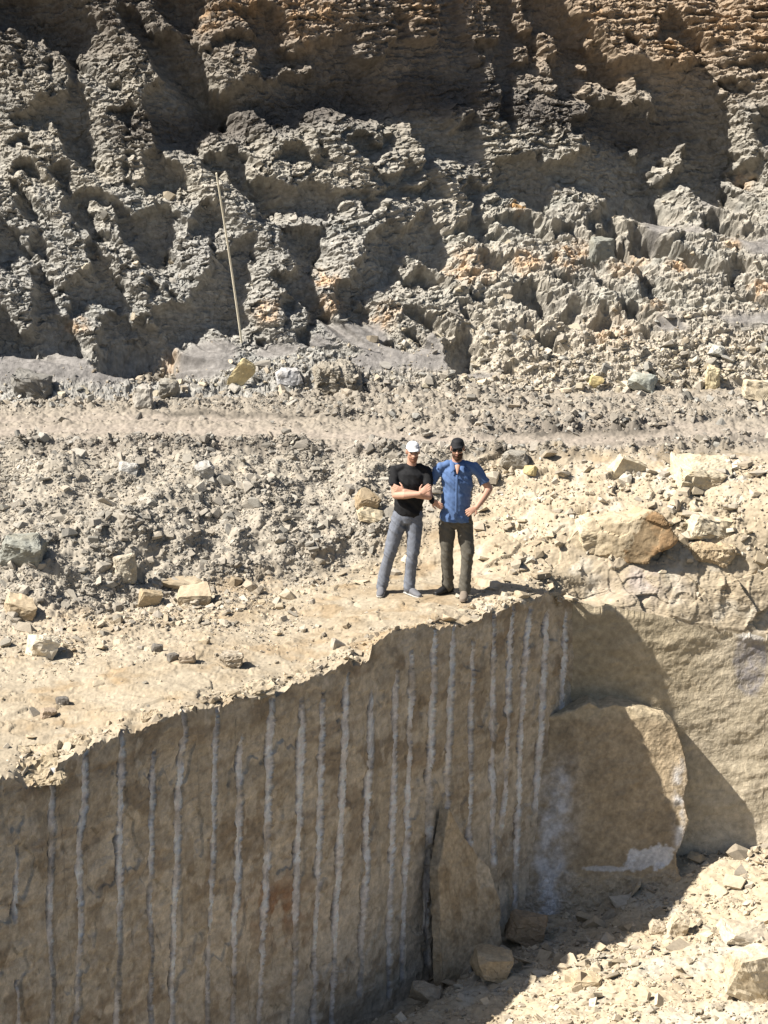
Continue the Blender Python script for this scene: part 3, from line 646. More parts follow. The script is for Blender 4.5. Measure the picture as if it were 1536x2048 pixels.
q1 = fbm(fp*1.4, 4, 181); q2 = fbm(fp*5, 4, 182); fl = fbm(fp*3.5, 5, 183, .62, billow=True)
g1, _ = facets(fp[..., :2]*np.array([4, 5.5]) + .3*perlin(fp*4, 184)[..., None], 185, 1.0); g2, _ = facets(fp[..., :2]*12, 186, 1.0); g3, _ = facets(fp[..., :2]*28, 187)
FZ = FZ + .05*q1 + .05*fl + .03*blur(g1, 2) + .012*blur(g2, 1.2) + .006*fbm(fp*18, 3, 188)
FP = np.stack([FX, FY, FZ], -1); FU, FV = project(FP)
FC = np.zeros(FP.shape) + np.array([.47, .385, .265])
FC = mix(FC, [.38, .325, .245], np.clip(.3 + q1*1.6, 0, 1)*.8)
FC = mix(FC, [.57, .48, .345], np.clip(q2*1.8 + .2*g1, 0, 1)*.6)
FC = mix(FC, [.44, .42, .36], sstep(.05, .4, fbm(fp*1.1, 3, 189))*.6)
FC *= (1 + .2*fbm(fp*24, 3, 190))[..., None]; FC = np.clip(FC, .03, .75)
M_FLOOR = rock_material('pit_rubble_ground', var=.16, scale=15, bump=.55, bump_d=.010, fine=95)
pit_floor = tag(grid_mesh('pit_floor_ground', FP[::-1], FC[::-1], M_FLOOR, True), kind='structure')
# ------------------------------------------------------------------ stones
def hull_rock(seed, dims=(1, 1, .7), n=16, box=.35):
    r = np.random.RandomState(seed); p = r.normal(size=(n, 3)); p /= np.linalg.norm(p, axis=1)[:, None]
    p = np.sign(p)*np.abs(p)**(1 - box)*r.uniform(.82, 1.0, (n, 1)); p = p/np.abs(p).max(0)*np.array(dims)*.5
    bm = bmesh.new(); vs = [bm.verts.new(q) for q in p]
    bmesh.ops.convex_hull(bm, input=vs); bmesh.ops.delete(bm, geom=[v for v in bm.verts if not v.link_faces], context='VERTS')
    bm.normal_update(); return bm
def bm_arrays(bm):
    bmesh.ops.triangulate(bm, faces=bm.faces[:]); bm.verts.index_update()
    V = np.array([v.co[:] for v in bm.verts]); F = np.array([[v.index for v in f.verts] for f in bm.faces]); bm.free(); return V, F
SMALL = [bm_arrays(hull_rock(900 + k, (1, .85, .62 if k < 7 else .32), 13 if k % 2 else 17, .3 + .05*k)) for k in range(12)]
def rubble(name, pts, size, cols, mat, seed=0, flat=.3, sink=.22):
    """loose stones nobody could count, as one object"""
    r = np.random.RandomState(seed); n = len(pts); kind = np.where(r.rand(n) < flat, r.randint(7, 12, n), r.randint(0, 7, n))
    Vs, Fs, Cs, off = [], [], [], 0
    for k in range(12):
        s = np.where(kind == k)[0]
        if not len(s): continue
        V, F = SMALL[k]; m = len(s)
        a = r.uniform(0, 2*math.pi, m); tx = r.normal(0, .45, m); ty = r.normal(0, .45, m)
        sc = size[s][:, None]*r.uniform(.75, 1.3, (m, 3))
        P = V[None]*sc[:, None, :]
        c, s_ = np.cos(tx)[:, None], np.sin(tx)[:, None]; P = np.stack([P[..., 0], P[..., 1]*c - P[..., 2]*s_, P[..., 1]*s_ + P[..., 2]*c], -1)
        c, s_ = np.cos(ty)[:, None], np.sin(ty)[:, None]; P = np.stack([P[..., 0]*c + P[..., 2]*s_, P[..., 1], -P[..., 0]*s_ + P[..., 2]*c], -1)
        c, s_ = np.cos(a)[:, None], np.sin(a)[:, None]; P = np.stack([P[..., 0]*c - P[..., 1]*s_, P[..., 0]*s_ + P[..., 1]*c, P[..., 2]], -1)
        P = P + pts[s][:, None, :] + np.array([0, 0, 1])*(size[s]*(.31 - sink))[:, None, None]
        Vs.append(P.reshape(-1, 3)); Fs.append((F[None] + (off + np.arange(m)*len(V))[:, None, None]).reshape(-1, 3)); off += m*len(V)
        Cs.append(np.repeat(cols[s]*r.uniform(.72, 1.22, (m, 1)), len(V), 0))
    me = raw_mesh(name, np.concatenate(Vs), np.concatenate(Fs), np.clip(np.concatenate(Cs), .03, .75))
    return tag(link(name, me, mat), kind='stuff')
def scatter(P, weight, n, seed):
    r = np.random.RandomState(seed); a = np.linalg.norm(np.cross(np.gradient(P, axis=1), np.gradient(P, axis=0)), axis=-1)
    wgt = (weight*a).ravel().cumsum(); i = np.searchsorted(wgt, r.rand(n)*wgt[-1])
    return i, P.reshape(-1, 3)[i] + r.uniform(-.006, .006, (n, 3))
def power(n, lo, hi, ex, seed):
    u = np.random.RandomState(seed).rand(n); a = 1 - ex
    return (lo**a + u*(hi**a - lo**a))**(1/a)
M_STONE = rock_material('loose_stone', var=.16, scale=22, bump=.5, bump_d=.006, fine=110)
inview = (GU > -250) & (GU < 1790)
clus = sstep(-.15, .35, fbm(gn*1.8, 4, 201))
def tint_of(Cg, i, pal, seed, amt=.65):
    r = np.random.RandomState(seed); p = np.array(pal)[r.randint(0, len(pal), len(i))]
    return Cg.reshape(-1, 3)[i]*(1 - amt) + p*amt
GREY = [(.36, .32, .26), (.37, .335, .28), (.26, .245, .212), (.42, .38, .32), (.33, .325, .295)]
TAN = [(.50, .41, .285), (.43, .35, .24), (.56, .47, .34), (.40, .34, .26), (.47, .42, .34)]
i, p = scatter(G, heap*inview*(.25 + clus), 52000, 211); rubble('heap_rubble', p, power(len(p), .014, .20, 3.2, 212), tint_of(GC, i, GREY, 213, .45), M_STONE, 214, .25, .36)
i, p = scatter(G, np.clip(rubz*(.1 + clus) + .010 + .10*sstep(70, 10, np.abs(GV - footv - 25)), 0, 1)*(1 - heap)*(1 - road)*sstep(8, 30, ri)*inview*sstep(900, 940, GV), 9000, 221)
rubble('ledge_rubble', p, power(len(p), .010, .18, 2.9, 222), tint_of(GC, i, TAN + GREY[1:4], 223), M_STONE, 224, .5)
i, p = scatter(G, sstep(1, 4, ri)*sstep(34, 8, ri)*(.15 + sstep(-.1, .3, fbm(gn*2.2, 3, 271)))*(GU < 1110)*inview, 1500, 272); rubble('rim_chips', p, power(len(p), .014, .13, 2.4, 273), tint_of(GC, i, TAN, 274, .5), M_STONE, 275, .85, .30)
i, p = scatter(G, np.clip(road*(1 - .8*lane)*(.25 + .6*clus) + debr*(.35 + clus) + 9*clodz, 0, 9)*inview, 26000, 231); rubble('road_clods', p, power(len(p), .014, .17, 3.0, 232), tint_of(GC, i, GREY + TAN[3:], 233), M_STONE, 234, .2)
i, p = scatter(G, sandr*(.04 + clus*(.1 + rough_s))*inview*(1 - riser)*(1 - np.exp(-((GU - 1165)/70)**2 - ((GV - 1183)/30)**2)), 3000, 241); rubble('sandstone_rubble', p, power(len(p), .014, .22, 2.5, 242), tint_of(GC, i, TAN + [(.60, .55, .46)], 243), M_STONE, 244, .5)
cvw = (U > -200) & (U < 1740)
i, p = scatter(CL, (sstep(600, 740, V)*sstep(640, 900, U)*.8 + sstep(690, 770, V)*.5 + .04*sstep(350, 500, V))*(1 - .8*D)*(1 - Mb)*cvw, 9000, 251)
rubble('cliff_foot_rubble', p, power(len(p), .018, .20, 2.6, 252), tint_of(C, i, GREY + TAN[:2] + [(.48, .42, .30)], 253), M_STONE, 254, .45, .3)
i, p = scatter(FP, ((FU > 500) & (FU < 1700) & (FV < 2180))*(.15 + sstep(-.1, .35, q1 + .6*q2)), 20000, 261)
rubble('pit_rubble', p, power(len(p), .014, .28, 2.8, 262), tint_of(FC, i, TAN, 263), M_STONE, 264, .55)

def find(P, UU, VV, u, v):
    """the point of a surface seen at (u, v)"""
    s = (np.abs(UU - u) < 7) & (np.abs(VV - v) < 7)
    q = P[s]; d = np.hypot(UU[s] - u, VV[s] - v) + np.maximum(0, q[:, 1] - q[:, 1].min() - .3)*50
    return q[np.argmin(d)]
CUU, CVV = project(CL); GUU, GVV = project(G); FUU, FVV = project(FP)
SURF = {'c': (CL, CUU, CVV), 'g': (G, GUU, GVV), 'f': (FP, FUU, FVV)}
def rock_mesh(name, seed, dims, cuts, amp, color, tilt=(0, 0, 0), n=15, box=.45, mat=None, chips=1.0):
    bm = hull_rock(seed, dims, n, box)
    bmesh.ops.triangulate(bm, faces=bm.faces[:])
    for _ in range(cuts): bmesh.ops.subdivide_edges(bm, edges=bm.edges[:], cuts=1, use_grid_fill=True)
    V, F = bm_arrays(bm); me = raw_mesh(name, V, F); N = np.zeros((len(V), 3), np.float32); me.vertices.foreach_get('normal', np.empty(0) if False else (buf := np.empty(len(V)*3, np.float32)))
    N = buf.reshape(-1, 3); s = max(dims); q = V/s + seed*.37
    fa_, _ = facets(np.stack([q[:, 0]*5 + q[:, 1]*2, q[:, 2]*7 - q[:, 1]*3], -1), seed)
    V = V + N*(amp*s*(.6*fbm(q*3, 4, seed % 50 + 300) + .35*chips*fa_ + .25*fbm(q*14, 3, 301, .6, billow=True)))[:, None]
    R = np.array(Matrix.Rotation(tilt[2], 3, 'Z') @ Matrix.Rotation(tilt[1], 3, 'Y') @ Matrix.Rotation(tilt[0], 3, 'X'))
    V = V@R.T
    c = np.array(color)*(1 + .25*fbm(q*6, 3, 303) + .15*fbm(q*25, 3, 304))[:, None]
    c = mix(c, np.array(color)*[.78, .72, .64], sstep(0, .4, fbm(q*2.2, 3, 305))*.6)
    bpy.data.meshes.remove(me)
    return raw_mesh(name, V, F, np.clip(c, .02, .75)), V
def stone(name, cat, label, surf, u, v, w, h, color, seed, depth=.8, cuts=3, amp=.05, tilt=(0, 0, 0), box=.5, n=26, sink=.25, group=None):
    """a single stone whose foot is seen at (u, v), w by h pixels across"""
    P = find(*SURF[surf], u, v)
    if surf == 'g' and v < 822:
        P2 = find(*SURF['c'], u, v); P = P2 if P2[1] < P[1] else P
    if 'slab' in name: box, n = .66, 24
    m = (P[1]*CP + (CAM_H - P[2])*SP)/FPX
    me, V = rock_mesh(name, seed, (w*m, w*m*depth, h*m), cuts, amp*1.6, color, tilt, n, box)
    o = link(name, me, M_STONE); o.location = (P[0], P[1] + .25*w*m*depth, P[2] - V[:, 2].min() - sink*(V[:, 2].max() - V[:, 2].min()))
    return tag(o, label, cat, group, 'thing')
pale, tan_, brown, grey, dark, green, rusty, yellow = (.56, .48, .345), (.47, .375, .25), (.33, .235, .14), (.31, .285, .24), (.17, .155, .135), (.285, .285, .245), (.42, .26, .13), (.58, .47, .24)
ROCKS = [
 ('sandstone_block', 'rock', 'smooth pale sandstone block just left of the large undercut brown boulder', 'g', 1200, 1078, 110, 72, pale, 12, .8, 4, .04, (.1, .1, .2), .42),
 ('sandstone_slab', 'rock', 'long pale slab lying right of the dark hollow under the brown boulder', 'g', 1425, 1062, 130, 46, pale, 13, .8, 4, .05, (.05, .15, .2), .42),
 ('sandstone_slab', 'rock', 'thick cracked slab directly below the long pale slab, right of the hollow', 'g', 1435, 1112, 110, 44, tan_, 14, .7, 4, .06, (0, .1, -.1), .42),
 ('sandstone_slab', 'rock', 'pointed sandstone slab tilted up beside the road, right of the men', 'g', 1258, 950, 78, 62, pale, 15, .4, 3, .05, (.3, .5, .3), .42),
 ('sandstone_slab', 'rock', 'broad flat pale slab with a dark gap at its right end', 'g', 1408, 962, 120, 56, pale, 16, 1.0, 4, .04, (.25, .12, .1), .42),
 ('boulder', 'boulder', 'rounded dark grey boulder on the slope right of the black cap', 'g', 1030, 938, 56, 42, grey, 17, .9, 3, .05, (0, .2, 0), .2),
 ('stone', 'rock', 'small yellowish stone beside the rounded dark grey boulder', 'g', 1062, 948, 28, 22, yellow, 18, .8, 2, .05, (0, .2, .3), .2),
 ('boulder', 'boulder', 'pale pointed rock standing upright at the foot of the grey heap', 'g', 250, 1165, 48, 66, (.45, .40, .31), 19, .8, 3, .06, (0, -.15, .2), .15),
 ('boulder', 'boulder', 'greenish grey boulder on the heap near the left edge', 'g', 45, 1128, 92, 74, green, 20, .8, 4, .06, (.2, .1, 0), .25),
 ('boulder', 'boulder', 'cream coloured angular boulder on the sandy ledge below the heap', 'g', 84, 1312, 64, 58, (.60, .53, .41), 21, .9, 3, .05, (.1, .2, .3), .2),
 ('stone', 'rock', 'lone grey lump casting a shadow on the bare sandy ledge', 'g', 463, 1334, 50, 34, (.36, .31, .24), 22, .8, 3, .08, (0, .1, 0), .15),
 ('stone', 'rock', 'dark round stone, left one of the pair on the sandy ledge', 'g', 314, 1304, 24, 20, dark, 23, .9, 2, .05, (0, 0, 0), .2),
 ('stone', 'rock', 'dark round stone beside the knobbly tan stone on the ledge', 'g', 346, 1322, 24, 19, dark, 24, .9, 2, .05, (0, 0, .5), .2),
 ('stone', 'rock', 'knobbly tan stone right of the dark round stone on the ledge', 'g', 374, 1326, 34, 26, (.38, .31, .23), 25, .9, 2, .09, (0, 0, 0), .2),
 ('stone', 'rock', 'small dark stone alone on the sand near the broken left rim', 'g', 123, 1408, 28, 18, dark, 26, .9, 2, .05, (0, 0, 0), .2),
 ('stone', 'rock', 'rounded brownish stone just below the small dark stone near the rim', 'g', 95, 1436, 34, 24, (.34, .27, .20), 27, .9, 3, .05, (0, 0, .3), .2),
 ('boulder', 'boulder', 'light grey rock near the top of the heap with shadow on its right', 'g', 408, 958, 44, 48, (.42, .40, .36), 28, .8, 3, .05, (.2, .2, 0), .2),
 ('stone', 'rock', 'whitish rock at the road edge of the heap, left of the light grey rock', 'g', 256, 950, 42, 28, (.45, .43, .39), 29, .8, 3, .05, (.1, .1, 0), .2),
 ('sandstone_slab', 'rock', 'brown rounded slab leaning at the heap foot, right of the upright rock', 'g', 300, 1208, 46, 44, (.40, .32, .21), 30, .6, 3, .04, (.4, .2, .2), .2),
 ('sandstone_slab', 'rock', 'wide brown slab half buried at the foot of the heap', 'g', 388, 1208, 76, 34, (.44, .36, .25), 31, .8, 3, .04, (.3, -.1, 0), .25),
 ('sandstone_slab', 'rock', 'thin overhanging slab on top of the wide half buried slab', 'g', 365, 1176, 100, 15, (.40, .33, .23), 32, .6, 3, .04, (.1, .06, 0), .1),
 ('sandstone_slab', 'rock', 'thick tan slab shading the ground at the far left of the ledge', 'g', 42, 1236, 72, 42, (.46, .37, .25), 33, .9, 3, .05, (.25, .15, 0), .15),
 ('sandstone_slab', 'rock', 'flat yellow stone plate propped at the bottom of the measuring pole', 'g', 484, 776, 40, 74, (.66, .55, .32), 34, .22, 3, .03, (.35, .55, .2), .12),
 ('clay_lump', 'rock', 'big crumbly clay lump beside the road, right of the pole', 'g', 676, 778, 92, 78, (.30, .27, .22), 35, .8, 4, .13, (0, 0, 0), .35),
 ('boulder', 'boulder', 'pale grey smooth rock between the pole and the crumbly clay lump', 'g', 580, 770, 62, 40, (.42, .41, .40), 36, .8, 3, .05, (.1, 0, 0), .2),
 ('boulder', 'boulder', 'dark jagged boulder with a shadow at the left edge, on the powder bank', 'g', 62, 790, 88, 52, (.20, .19, .17), 37, .8, 3, .08, (.1, .2, 0), .2),
 ('boulder', 'boulder', 'light angular boulder beside the road below the dark powder bank', 'g', 283, 815, 44, 58, (.38, .35, .30), 38, .9, 3, .06, (0, -.1, 0), .2),
 ('boulder', 'boulder', 'grey boulder right of the light angular boulder by the road', 'g', 338, 790, 46, 46, (.28, .26, .22), 39, .9, 3, .07, (0, .2, 0), .2),
 ('boulder', 'boulder', 'broad greenish slab at the foot of the slope on the right', 'g', 1284, 780, 66, 34, (.37, .38, .33), 40, .8, 3, .04, (.2, .2, 0), .2),
 ('stone', 'rock', 'square yellow stone left of the broad greenish slab', 'g', 1194, 775, 30, 26, yellow, 41, .8, 2, .05, (0, .3, 0), .2),
 ('boulder', 'boulder', 'upright yellow rock on the right slope above the road', 'g', 1424, 775, 36, 56, (.56, .48, .31), 42, .8, 3, .06, (0, .1, 0), .2),
 ('sandstone_block', 'rock', 'big pale block at the right edge beside the road', 'g', 1516, 795, 62, 48, (.54, .46, .33), 43, .9, 3, .05, (0, .15, 0), .2),
 ('stone', 'rock', 'whitish flat stone high on the right slope, over a shadow', 'c', 1430, 710, 42, 22, (.46, .44, .38), 44, .9, 3, .05, (.1, .2, 0), .2),
 ('boulder', 'boulder', 'split brown rock with a dark face on the slope behind the black T-shirt', 'g', 735, 1022, 54, 44, (.37, .29, .19), 45, .8, 3, .05, (.2, .4, .2), .2),
 ('sandstone_slab', 'rock', 'pale slab under the split brown rock behind the black T-shirt', 'g', 742, 1042, 62, 22, (.50, .42, .29), 46, .8, 3, .05, (.2, .25, 0), .2),
 ('boulder', 'boulder', 'rounded sandstone boulder at the foot of the leaning slab', 'f', 992, 1962, 92, 66, (.47, .375, .25), 47, .8, 4, .04, (.1, .2, .2), .15),
 ('boulder', 'boulder', 'dark brown boulder in the shaded corner right of the leaning slab', 'f', 1052, 1890, 86, 72, (.33, .25, .165), 48, .9, 4, .05, (0, .4, 0), .15),
 ('boulder', 'boulder', 'grey tan rock in the rubble left of the leaning slab', 'f', 850, 2008, 66, 46, (.41, .34, .25), 49, .9, 3, .05, (0, .2, 0), .2),
 ('sandstone_block', 'rock', 'big pale squared block at the lower right edge of the pit', 'f', 1502, 2005, 100, 120, (.57, .485, .35), 50, .8, 4, .03, (.1, .05, .2), .12),
 ('sandstone_slab', 'rock', 'thin pale slab resting on rubble just above the squared block', 'f', 1492, 1886, 104, 24, (.55, .47, .35), 51, .9, 3, .04, (.05, .12, 0), .1),
 ('stone', 'rock', 'flat sunlit stone lying alone on the smooth pit rubble', 'f', 1172, 1972, 66, 22, (.47, .38, .25), 52, .9, 3, .04, (.05, .1, 0), .2),
 ('boulder', 'boulder', 'angular sunlit chunk below the foot of the corner block', 'f', 1356, 1870, 44, 48, (.52, .44, .32), 53, .9, 3, .06, (0, .3, 0), .2),
 ('stone', 'rock', 'small grey stone at the shadow line left of the angular chunk', 'f', 1318, 1868, 44, 26, (.45, .38, .28), 54, .9, 3, .05, (0, .2, 0), .2),
 ('sandstone_block', 'rock', 'grey green block jutting from the broken slope above the men', 'c', 1205, 518, 58, 56, (.265, .262, .225), 55, .7, 3, .05, (.05, .05, .25), .2),
 ('sandstone_slab', 'rock', 'broad flaking slab at the left end of the rim, half over the drop', 'g', 52, 1556, 130, 30, (.36, .295, .20), 61, .9, 4, .12, (.1, -.12, .3), .5),
 ('sandstone_slab', 'rock', 'thin shelf of layered rock on the flaking slab at the left end of the rim', 'g', 64, 1517, 110, 20, (.38, .315, .22), 62, .8, 4, .12, (.12, -.16, .2), .45),
 ('sandstone_slab', 'rock', 'small broken plate on the rim right of the layered shelf', 'g', 150, 1492, 60, 16, (.38, .31, .215), 63, .9, 3, .12, (.1, -.2, .4), .3),
 ('sandstone_slab', 'rock', 'loose chip of pale stone on the rim above the fifth drill groove', 'g', 300, 1440, 40, 14, (.38, .31, .215), 64, .9, 3, .12, (.1, -.2, .2), .3),
 ('sandstone_slab', 'rock', 'splintered pale plate on the rim where the lip steps up in the middle', 'g', 520, 1388, 70, 15, (.40, .335, .24), 65, .8, 3, .12, (.2, -.2, .3), .3),
 ('boulder', 'boulder', 'rusty orange rock perched at the top of the broken slope', 'c', 1036, 436, 44, 34, (.46, .30, .15), 56, .8, 3, .07, (0, .2, 0), .2),
]
for (nm, cat, lab, sf, u, v, w_, h_, colr, sd, dp, cuts, amp, tl, sink) in ROCKS:
    stone(nm, cat, lab, sf, u, v, w_, h_, colr, sd, dp, cuts, amp, tl, sink=sink)

# ------------------------------------------------------------------ standing slabs: an outline given thickness, then weathered
def remeshed(name, V, F, voxel, smooth=0):
    me = bpy.data.meshes.new(name); me.from_pydata([tuple(v) for v in V], [], [tuple(f) for f in F]); me.update()
    o = bpy.data.objects.new(name, me); COL.objects.link(o)
    m = o.modifiers.new('r', 'REMESH'); m.mode = 'VOXEL'; m.voxel_size = voxel
    if smooth: s = o.modifiers.new('s', 'SMOOTH'); s.factor = .5; s.iterations = smooth
    bpy.context.view_layer.update(); dg = bpy.context.evaluated_depsgraph_get()
    out = bpy.data.meshes.new_from_object(o.evaluated_get(dg)); bpy.data.objects.remove(o); bpy.data.meshes.remove(me)
    n = len(out.vertices); P = np.empty(n*3, np.float32); out.vertices.foreach_get('co', P); N = np.empty(n*3, np.float32); out.vertices.foreach_get('normal', N)
    Q = np.empty(len(out.loops), np.int32); out.loops.foreach_get('vertex_index', Q); Q = Q.reshape(-1, 4); bpy.data.meshes.remove(out)
    return P.reshape(-1, 3).astype(float), N.reshape(-1, 3).astype(float), Q
def prism(front, back):
    n = len(front); V = np.concatenate([front, back]); F = [list(range(n))[::-1], list(range(n, 2*n))] + [[k, (k + 1) % n, n + (k + 1) % n, n + k] for k in range(n)]
    return V, F
SLAB = [(897, 1618), (905, 1628), (922, 1662), (940, 1690), (962, 1716), (984, 1738), (992, 1768), (1000, 1800), (1003, 1850), (1004, 1905), (998, 1950), (960, 1975), (900, 1990), (886, 1985), (883, 1900), (880, 1800), (876, 1740), (882, 1715), (890, 1670)]
s0 = np.array(SLAB, float)
fr_ = on_wall(s0[:, 0], s0[:, 1], .16 + .28*sstep(1618, 1960, s0[:, 1])); bk = fr_ + np.array([-EN[0]*.13, -EN[1]*.13, 0])
P_, N_, Q_ = remeshed('leaning_slab', *prism(fr_, bk), .012, 1)
q = P_.copy(); a1 = fbm(q*4, 4, 401); a2 = fbm(q*18, 3, 402); u_, v_ = project(P_)
chip = sstep(.0, .05, (u_ - 955) - (v_ - 1690)*.30 + 8*a2)*sstep(1778, 1765, v_ + 30*a1)
chip = sstep(948, 958, u_ + 22*a1 + 10*a2)*sstep(1700, 1715, v_)*sstep(1772, 1762, v_ + 40*a1)
P_ = P_ + N_*(.022*a1 + .010*a2 + .008*fbm(q*9, 4, 404) - .014*chip + .006*facets(q[:, [0, 2]]*7, 403)[0])[:, None]
c_ = np.zeros(P_.shape) + [.48, .385, .265]; c_ = mix(c_, [.36, .275, .175], sstep(-.1, .35, a1)); c_ = mix(c_, [.60, .51, .385], chip*.8); c_ *= (1 + .4*a2 + .25*fbm(q*30, 3, 405) + .2*fbm(q*8, 3, 406))[:, None]
tag(link('leaning_slab', raw_mesh('leaning_slab', P_, Q_, c_), M_WALL), 'tall pointed sandstone slab leaning against the drilled face', 'rock slab', kind='thing')
BLOCK = [(1030, 1450), (1150, 1420), (1180, 1404), (1200, 1416), (1230, 1408), (1290, 1424), (1332, 1432), (1350, 1452), (1360, 1480), (1372, 1515), (1376, 1560), (1368, 1600), (1377, 1640), (1366, 1680), (1352, 1705),
         (1354, 1760), (1352, 1830), (1350, 1900), (1250, 1930), (1150, 1930), (1030, 1920)]
s0 = np.array(BLOCK, float)
rwy = np.interp(s0[:, 0], ru_, re_[:, 1])
wallz = at_y(s0[:, 0], s0[:, 1], rwy - .4)[:, 2]
prd = np.interp(-wallz, [.9, 1.3, 2.6, 4.2], [.20, .30, .30, .32])
wl = np.interp(-wallz, [0, .25, 1.5, 2.2, 3, 4.4], [0, .02, .09, .22, .42, .85])
fr_ = at_y(s0[:, 0], s0[:, 1], rwy - wl - prd); bk = fr_ + np.array([.0, .42, .0])
P_, N_, Q_ = remeshed('corner_block', *prism(fr_, bk), .014, 1)
q = P_.copy(); a1 = fbm(q*2.5, 4, 411); a2 = fbm(q*15, 3, 412); a3 = fbm(q*6, 4, 413); u_, v_ = project(P_)
low = sstep(1735, 1765, v_ + 60*a3 - (1300 - u_)*.06)
P_ = P_ + N_*(.035*a1 + .008*a2 + .02*fbm(q*5, 4, 416) + low*(.03 + .05*fbm(q*7, 4, 415, .6, billow=True)))[:, None]
c_ = np.zeros(P_.shape) + [.44, .345, .225]; c_ = mix(c_, [.35, .275, .18], sstep(-.1, .3, a1)); c_ = mix(c_, [.50, .42, .31], low*.5)
c_ = mix(c_, [.52, .43, .29], sstep(1445, 1432, v_ + 18*a3)*.7)
white = sstep(.42, .6, np.exp(-((u_ - 1292 - (1722 - v_)*1.0)/58)**2 - ((v_ - 1718)/30)**2) + .5*a3 + .3*a2) + .8*sstep(.5, .7, np.exp(-((u_ - 1205)/70)**2 - ((v_ - 1737)/10)**2) + .5*a3 + .2*a2)
white = np.maximum(white, np.exp(-((u_ - 1358)/10)**2)*sstep(1500, 1540, v_)*sstep(1720, 1680, v_)*np.clip(.6 + 2.5*a3, 0, 1))
pw = np.exp(-((u_ - (1112 - .10*(v_ - 1600)))/34)**2)*sstep(1480, 1600, v_)*sstep(1900, 1800, v_)
c_ = mix(c_, [.66, .64, .62], np.clip(white, 0, .95)); c_ = mix(c_, [.62, .60, .585], np.clip(pw*(.75 + 1.5*a3 + .4*a2), 0, .92)); c_ *= (1 + .35*a2 + .2*a3 + .25*fbm(q*32, 3, 417))[:, None]
tag(link('corner_block', raw_mesh('corner_block', P_, Q_, np.clip(c_, .03, .75)), M_WALL), 'massive half shaded sandstone block with white dust, in the corner of the cut', 'rock block', kind='thing')

BOUL = np.array([(1120, 1098), (1150, 1062), (1178, 1040), (1236, 1032), (1268, 1038), (1300, 1022), (1324, 1034), (1342, 1056), (1357, 1078), (1342, 1092), (1322, 1100), (1306, 1112), (1298, 1128), (1250, 1126), (1180, 1122)], float)
pc = find(*SURF['g'], 1215, 1122); yf = pc[1] + .10 - .30*sstep(1180, 1340, BOUL[:, 0])
fr_ = at_y(BOUL[:, 0], BOUL[:, 1], yf); cen = fr_.mean(0); bk = cen + (fr_ - cen)*np.array([.80, 1, .5]) + np.array([-.15, .80, .06])
P_, N_, Q_ = remeshed('boulder', *prism(fr_, bk), .016, 4)
q = P_.copy(); a1 = fbm(q*3, 4, 421); a2 = fbm(q*16, 3, 422); u_, v_ = project(P_); ff = facets(np.stack([q[:, 0]*3.2 + q[:, 1]*1.5, q[:, 2]*4 - q[:, 1]*2], -1) + .25*perlin(q*5, 424)[:, None], 423, 1.0)[0]
P_ = P_ + N_*(.05*a1 + .010*a2 + .025*ff)[:, None]
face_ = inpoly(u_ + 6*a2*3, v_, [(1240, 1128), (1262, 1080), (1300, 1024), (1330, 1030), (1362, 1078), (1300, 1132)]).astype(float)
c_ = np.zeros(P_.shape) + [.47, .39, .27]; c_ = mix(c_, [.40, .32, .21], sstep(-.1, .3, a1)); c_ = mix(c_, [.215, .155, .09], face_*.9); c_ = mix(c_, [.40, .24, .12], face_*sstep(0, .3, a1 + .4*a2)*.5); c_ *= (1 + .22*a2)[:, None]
tag(link('boulder', raw_mesh('boulder', P_, Q_, np.clip(c_, .03, .7)), M_STONE), 'large brown faced boulder undercut on its right with a dark hollow beneath', 'boulder', kind='thing')
# ------------------------------------------------------------------ people
def plain(name, col, rough=.8, var=.1, scale=30, bump=.15, bd=.004, spec=.3):
    m = rock_material(name, var=var, scale=scale, bump=bump, bump_d=bd, rough=rough, fine=scale*6, attr=False, color=col); m.node_tree.nodes['Principled BSDF'].inputs['Specular IOR Level'].default_value = spec; return m
M_SKIN = plain('skin', (.52, .30, .21), .55, .06); M_BLACK = plain('black_cotton', (.012, .012, .013), .85, .15); M_JEAN = plain('grey_blue_denim', (.165, .178, .208), .85, .16, 22, .3)
M_SHOE = plain('grey_canvas', (.16, .16, .17), .8); M_SOLE = plain('pale_sole', (.42, .41, .38), .7); M_WHITE = plain('white_cloth', (.80, .79, .77), .8, .03); M_HAIR = plain('brown_hair', (.075, .038, .02), .8, .3, 60)
M_BLUE = plain('blue_shirt_cloth', (.092, .158, .315), .8, .08, 25, .2); M_OLIVE = plain('dark_olive_cloth', (.108, .098, .078), .85, .16, 22, .3); M_BOOT = plain('dark_leather', (.016, .015, .015), .5); M_LENS = plain('dark_lens', (.008, .008, .009), .12, 0, 10, 0, .001, .6)
M_CAPB = plain('black_cap_cloth', (.016, .016, .018), .75, .12); M_TAUPE = plain('taupe_boot', (.22, .18, .14), .85); M_EYE = plain('eye', (.05, .035, .03), .3, 0); M_LIP = plain('lip', (.40, .19, .15), .5, .05)

